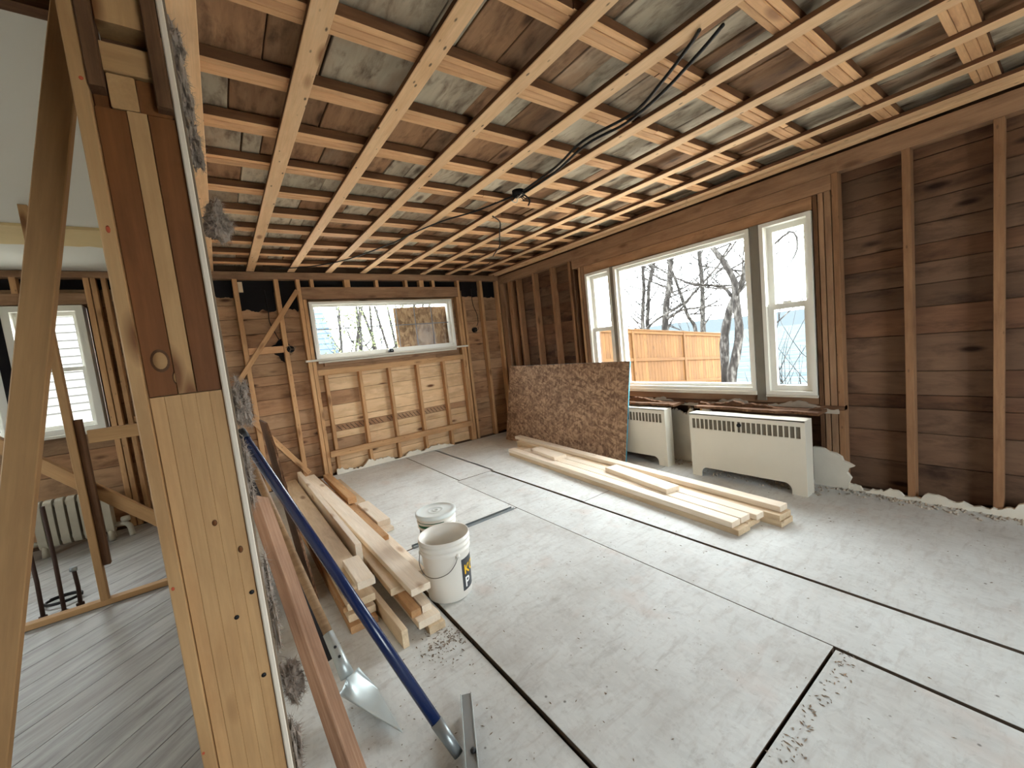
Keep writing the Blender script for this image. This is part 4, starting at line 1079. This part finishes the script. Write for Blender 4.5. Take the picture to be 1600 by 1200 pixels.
# ================================================================== BUCKETS
def bucket(name, c, h, rt, rb, label, lid):
    b = empty(name, (c[0],c[1],0), label, 'bucket')
    r = lambda z: rb+(rt*.955-rb)*z/h
    prof = [(0,.004),(rb-.01,.0),(rb,.008)]+[(r(z), z) for z in (h*.3,h*.6,h*.74)]+[(r(h*.76)+.006,h*.765),(r(h*.78)+.006,h*.785),(r(h*.79),h*.795),(r(h*.84),h*.845),(r(h*.85)+.007,h*.85),(r(h*.87)+.007,h*.87),(r(h*.88),h*.88),(r(h*.93),h*.93),(rt,h*.935),(rt,h*.955),(rt-.003,h*.96),(rt-.002,h),(rt-.007,h)]
    if not lid: prof += [(r(h*.8)-.006,h*.8),(r(h*.3)-.005,h*.3),(rb-.006,.012),(0,.010)]
    lathe('body', prof, 'bucket', b, 48, loc=(c[0],c[1],.0005))
    if lid:
        lathe('lid', [(rt+.002,h-.018),(rt+.005,h-.014),(rt+.005,h+.003),(rt-.001,h+.007),(rt-.012,h+.007),(rt-.016,h+.001),(.05,h+.001),(.047,h+.004),(.043,h+.004),(.04,h+.001),(.022,h+.001),(.02,h+.005),(.012,h+.005),(.010,h+.001),(0,h+.001)], 'lid', b, 48, loc=(c[0],c[1],.0005))
    return b, r
def wrap(b, c, r, a0, a1, z0, z1, off, mat, nm='label_print'):
    """thin shell patch round the bucket, between azimuths a0,a1 (deg) and heights z0,z1"""
    n = 16; vs, fs = [], []
    for i in range(n+1):
        a = math.radians(a0+(a1-a0)*i/n)
        for z in (z0, z1): vs.append((c[0]+(r(z)+off)*math.cos(a), c[1]+(r(z)+off)*math.sin(a), z))
    for i in range(n): fs.append([2*i,2*i+2,2*i+3,2*i+1])
    return mesh_obj(nm, vs, fs, mat, b, True)
def letters(b, c, r, txt, a_mid, z, size, off, mat, squash=1.0):
    cu = bpy.data.curves.new('lettering', 'FONT'); cu.body = txt; cu.size = size; cu.align_x = 'LEFT'; cu.offset = size*.02
    to = bpy.data.objects.new('lettering', cu); COL.objects.link(to)
    dg = bpy.context.evaluated_depsgraph_get(); me = bpy.data.meshes.new_from_object(to.evaluated_get(dg))
    COL.objects.unlink(to); bpy.data.objects.remove(to)
    bm = bmesh.new(); bm.from_mesh(me); bmesh.ops.triangulate(bm, faces=bm.faces[:]); bmesh.ops.subdivide_edges(bm, edges=bm.edges[:], cuts=1)
    for v in bm.verts:
        zz_ = z+v.co.y; R_ = r(zz_)+off; a = math.radians(a_mid)+v.co.x*squash/R_
        v.co = Vector((c[0]+R_*math.cos(a), c[1]+R_*math.sin(a), zz_))
    bm.to_mesh(me); bm.free(); me.materials.clear(); me.materials.append(M[mat])
    o = bpy.data.objects.new('lettering', me); COL.objects.link(o); return par(o, b)
cA = (.885,2.065)
bA, rA = bucket('plastic_bucket', cA, .345, .143, .122, 'open white plastic bucket with a charcoal label, in front', False)
wrap(bA, cA, rA, -79, 0, .045, .225, .0006, 'labelgrey', 'label_panel')
letters(bA, cA, rA, 'KO', -73, .135, .075, .0016, 'orange'); letters(bA, cA, rA, 'KO', -72.6, .1375, .070, .0022, 'yellow')
letters(bA, cA, rA, 'P', -72, .062, .078, .0016, 'white')
hv = smooth_path([(cA[0]-.104,cA[1]-.095,.295),(cA[0]-.135,cA[1]-.115,.245),(cA[0]-.10,cA[1]-.155,.215),(cA[0]-.05,cA[1]-.165,.222),(cA[0]+.0,cA[1]-.155,.255),(cA[0]+.010,cA[1]-.144,.29)], 6)
def az(a, R_, z): return (cA[0]+R_*math.cos(math.radians(a)), cA[1]+R_*math.sin(math.radians(a)), z)
tube('bail_handle', smooth_path([az(-205,.140,.262),az(-190,.152,.215),az(-165,.156,.18),az(-140,.156,.172),az(-115,.154,.19),az(-98,.149,.225),az(-88,.142,.262)], 6), .0022, 'wire', bA, 6)
for a in (-205,-88):
    tube('handle_ear', [az(a,.134,.262), az(a,.146,.262)], .012, 'bucket', bA, 10)
cB = (.995,2.40)
bB, rB = bucket('plastic_bucket', cB, .35, .124, .108, 'lidded white plastic bucket with a green label, behind the open one', True)
wrap(bB, cB, rB, -190, -92, .03, .312, .0006, 'navylabel', 'label_panel'); wrap(bB, cB, rB, -190, -92, .268, .312, .0012, 'green', 'label_panel')
letters(bB, cB, rB, 'N', -160, .16, .11, .0014, 'orange'); letters(bB, cB, rB, 'N', -159.5, .165, .10, .002, 'yellow')

# metal track on the floor
mt = empty('metal_track', (1.36,2.735,0), 'thin galvanised metal track lying across the floor by the buckets', 'metal track')
box('web', .93, 1.81, 2.722, 2.752, -.003, .001, 'steel', mt, .0004)
box('flange', .93, 1.81, 2.719, 2.722, -.003, .018, 'steel', mt, .0004); box('flange', .93, 1.81, 2.752, 2.755, -.003, .018, 'steel', mt, .0004)

# ================================================================== CABLES, BOXES, SMALL FITTINGS
def cable(pts, r, label, group=None):
    o = tube('electrical_cable', smooth_path(pts, 6), r, 'cable', None, 7); return tag(o, label, 'cable', group)
cable([(1.66,.86,2.462),(1.70,.92,2.462),(1.80,1.12,2.456),(1.88,1.34,2.452),(1.85,1.66,2.456),(1.93,1.98,2.456),(1.955,2.36,2.449)], .0075, 'thick black cable along the ceiling, nearest the centre straps')
cable([(1.72,.80,2.462),(1.78,.92,2.462),(1.86,1.16,2.446),(1.90,1.40,2.438),(1.872,1.66,2.440),(1.95,2.02,2.439),(1.97,2.37,2.439)], .0075, 'second black cable running beside the thick ceiling cable')
cable([(1.95,2.40,2.444),(1.84,2.85,2.452),(1.70,3.14,2.454),(1.60,3.55,2.462),(1.52,3.92,2.460),(1.28,4.60,2.460),(.97,5.0,2.462),(.60,5.16,2.462)], .0065, 'black cable running from the ceiling box to the back wall')
cable([(2.07,2.94,2.462),(2.22,3.05,2.462),(2.35,3.25,2.446),(2.52,3.50,2.454),(2.68,3.74,2.449),(2.82,4.06,2.449),(2.90,4.2,2.462)], .006, 'short black cable looping down between the right-hand ceiling straps')
cable([(2.0,2.42,2.454),(2.04,2.40,2.41),(2.03,2.41,2.37)], .006, 'cut cable end hanging from the ceiling box')
cable([(3.05,4.5,2.462),(3.0,4.55,2.434),(2.90,4.75,2.444),(2.85,4.9,2.462)], .005, 'short cable end near the right rear ceiling corner')
jb = empty('ceiling_junction_box', (1.96,2.42,2.445), 'black junction box where the ceiling cables meet', 'junction box')
lathe('box', [(0,0),(.042,0),(.045,.004),(.045,.04),(0,.04)], 'dark', jb, 16, loc=(1.955,2.42,2.432))
for k in range(5):
    a = k*1.3; tube('wire_end', smooth_path([(1.955+.02*math.cos(a),2.42+.02*math.sin(a),2.432),(1.955+.05*math.cos(a),2.42+.05*math.sin(a),2.405),(1.955+.07*math.cos(a+.5),2.42+.07*math.sin(a+.5),2.42)], 4), .0035, 'trimwhite' if k % 2 else 'cable', jb, 6)
cable([(.545,5.43,2.28),(.55,5.44,2.05),(.545,5.44,1.93),(.575,5.44,1.82),(.62,5.43,1.70),(.70,5.36,1.64)], .005, 'black cable hanging down the back wall left of the slider')
cable([(3.27,5.43,2.28),(3.28,5.435,2.05),(3.33,5.435,1.90),(3.34,5.44,1.78),(3.30,5.42,1.72)], .005, 'black cable hanging down the back wall right of the slider')
def ebox(c, label):
    b = empty('outlet_box', c, label, 'outlet box')
    lathe('box', [(0,.0),(.018,.0),(.022,-.012),(.036,-.012),(.04,.0),(.04,.03),(0,.03)], 'dark', b, 14, mw=Matrix.Translation(c) @ Matrix.Rotation(-math.pi/2,4,'X'))
    for k in range(3):
        a = k*2.1; tube('wire_end', smooth_path([(c[0],c[1]-.01,c[2]),(c[0]+.04*math.cos(a),c[1]-.04,c[2]+.04*math.sin(a)),(c[0]+.055*math.cos(a+.7),c[1]-.025,c[2]+.055*math.sin(a+.7))], 4), .004, 'gypsum', b, 6)
ebox((.705,5.345,1.585), 'round black outlet box on the stud left of the slider')
ebox((3.26,5.425,1.66), 'small outlet box on the sheathing right of the slider')
kb = empty('window_crank', (1.862,5.29,1.436), 'black rounded knob standing on the window stool', 'knob')
lathe('knob', [(0,0),(.032,0),(.036,.012),(.034,.032),(.022,.048),(0,.052)], 'black', kb, 20, loc=(1.862,5.29,1.4365)); box('slot', 1.857, 1.867, 5.252, 5.256, 1.45, 1.47, 'steel', kb)

# sawdust and chips on the floor
rng = random.Random(44); vs, fs = [], []
def chip(x, y, r, z=.001):
    k = len(vs); a = rng.uniform(0,6.28); l = r*rng.uniform(1,2.6)
    ux, uy = math.cos(a)*l, math.sin(a)*l; vx, vy = -math.sin(a)*r*.6, math.cos(a)*r*.6
    vs.extend([(x-ux,y-uy,z),(x+vx,y+vy,z),(x+ux,y+uy,z),(x-vx,y-vy,z),(x,y,z+r*.7)])
    fs.extend([[k,k+1,k+4],[k+1,k+2,k+4],[k+2,k+3,k+4],[k+3,k,k+4],[k+3,k+2,k+1,k]])
for i in range(260): chip(rng.uniform(.8,3.3), abs(rng.gauss(1.3,.9))+.1, rng.uniform(.0015,.004))
for i in range(240): chip(rng.gauss(.68,.07), rng.gauss(1.74,.06), rng.uniform(.0015,.005), -.011)
for i in range(90): chip(rng.uniform(.2,.75), rng.uniform(1.0,1.8), rng.uniform(.0015,.004), -.011)
for i in range(90): chip(rng.uniform(1.2,1.84), .545+rng.gauss(-.03,.02), rng.uniform(.002,.006))
o = mesh_obj('floor_debris', vs, fs, 'chip'); tag(o, 'sawdust and wood chips scattered over the subfloor', 'debris', kind='stuff')
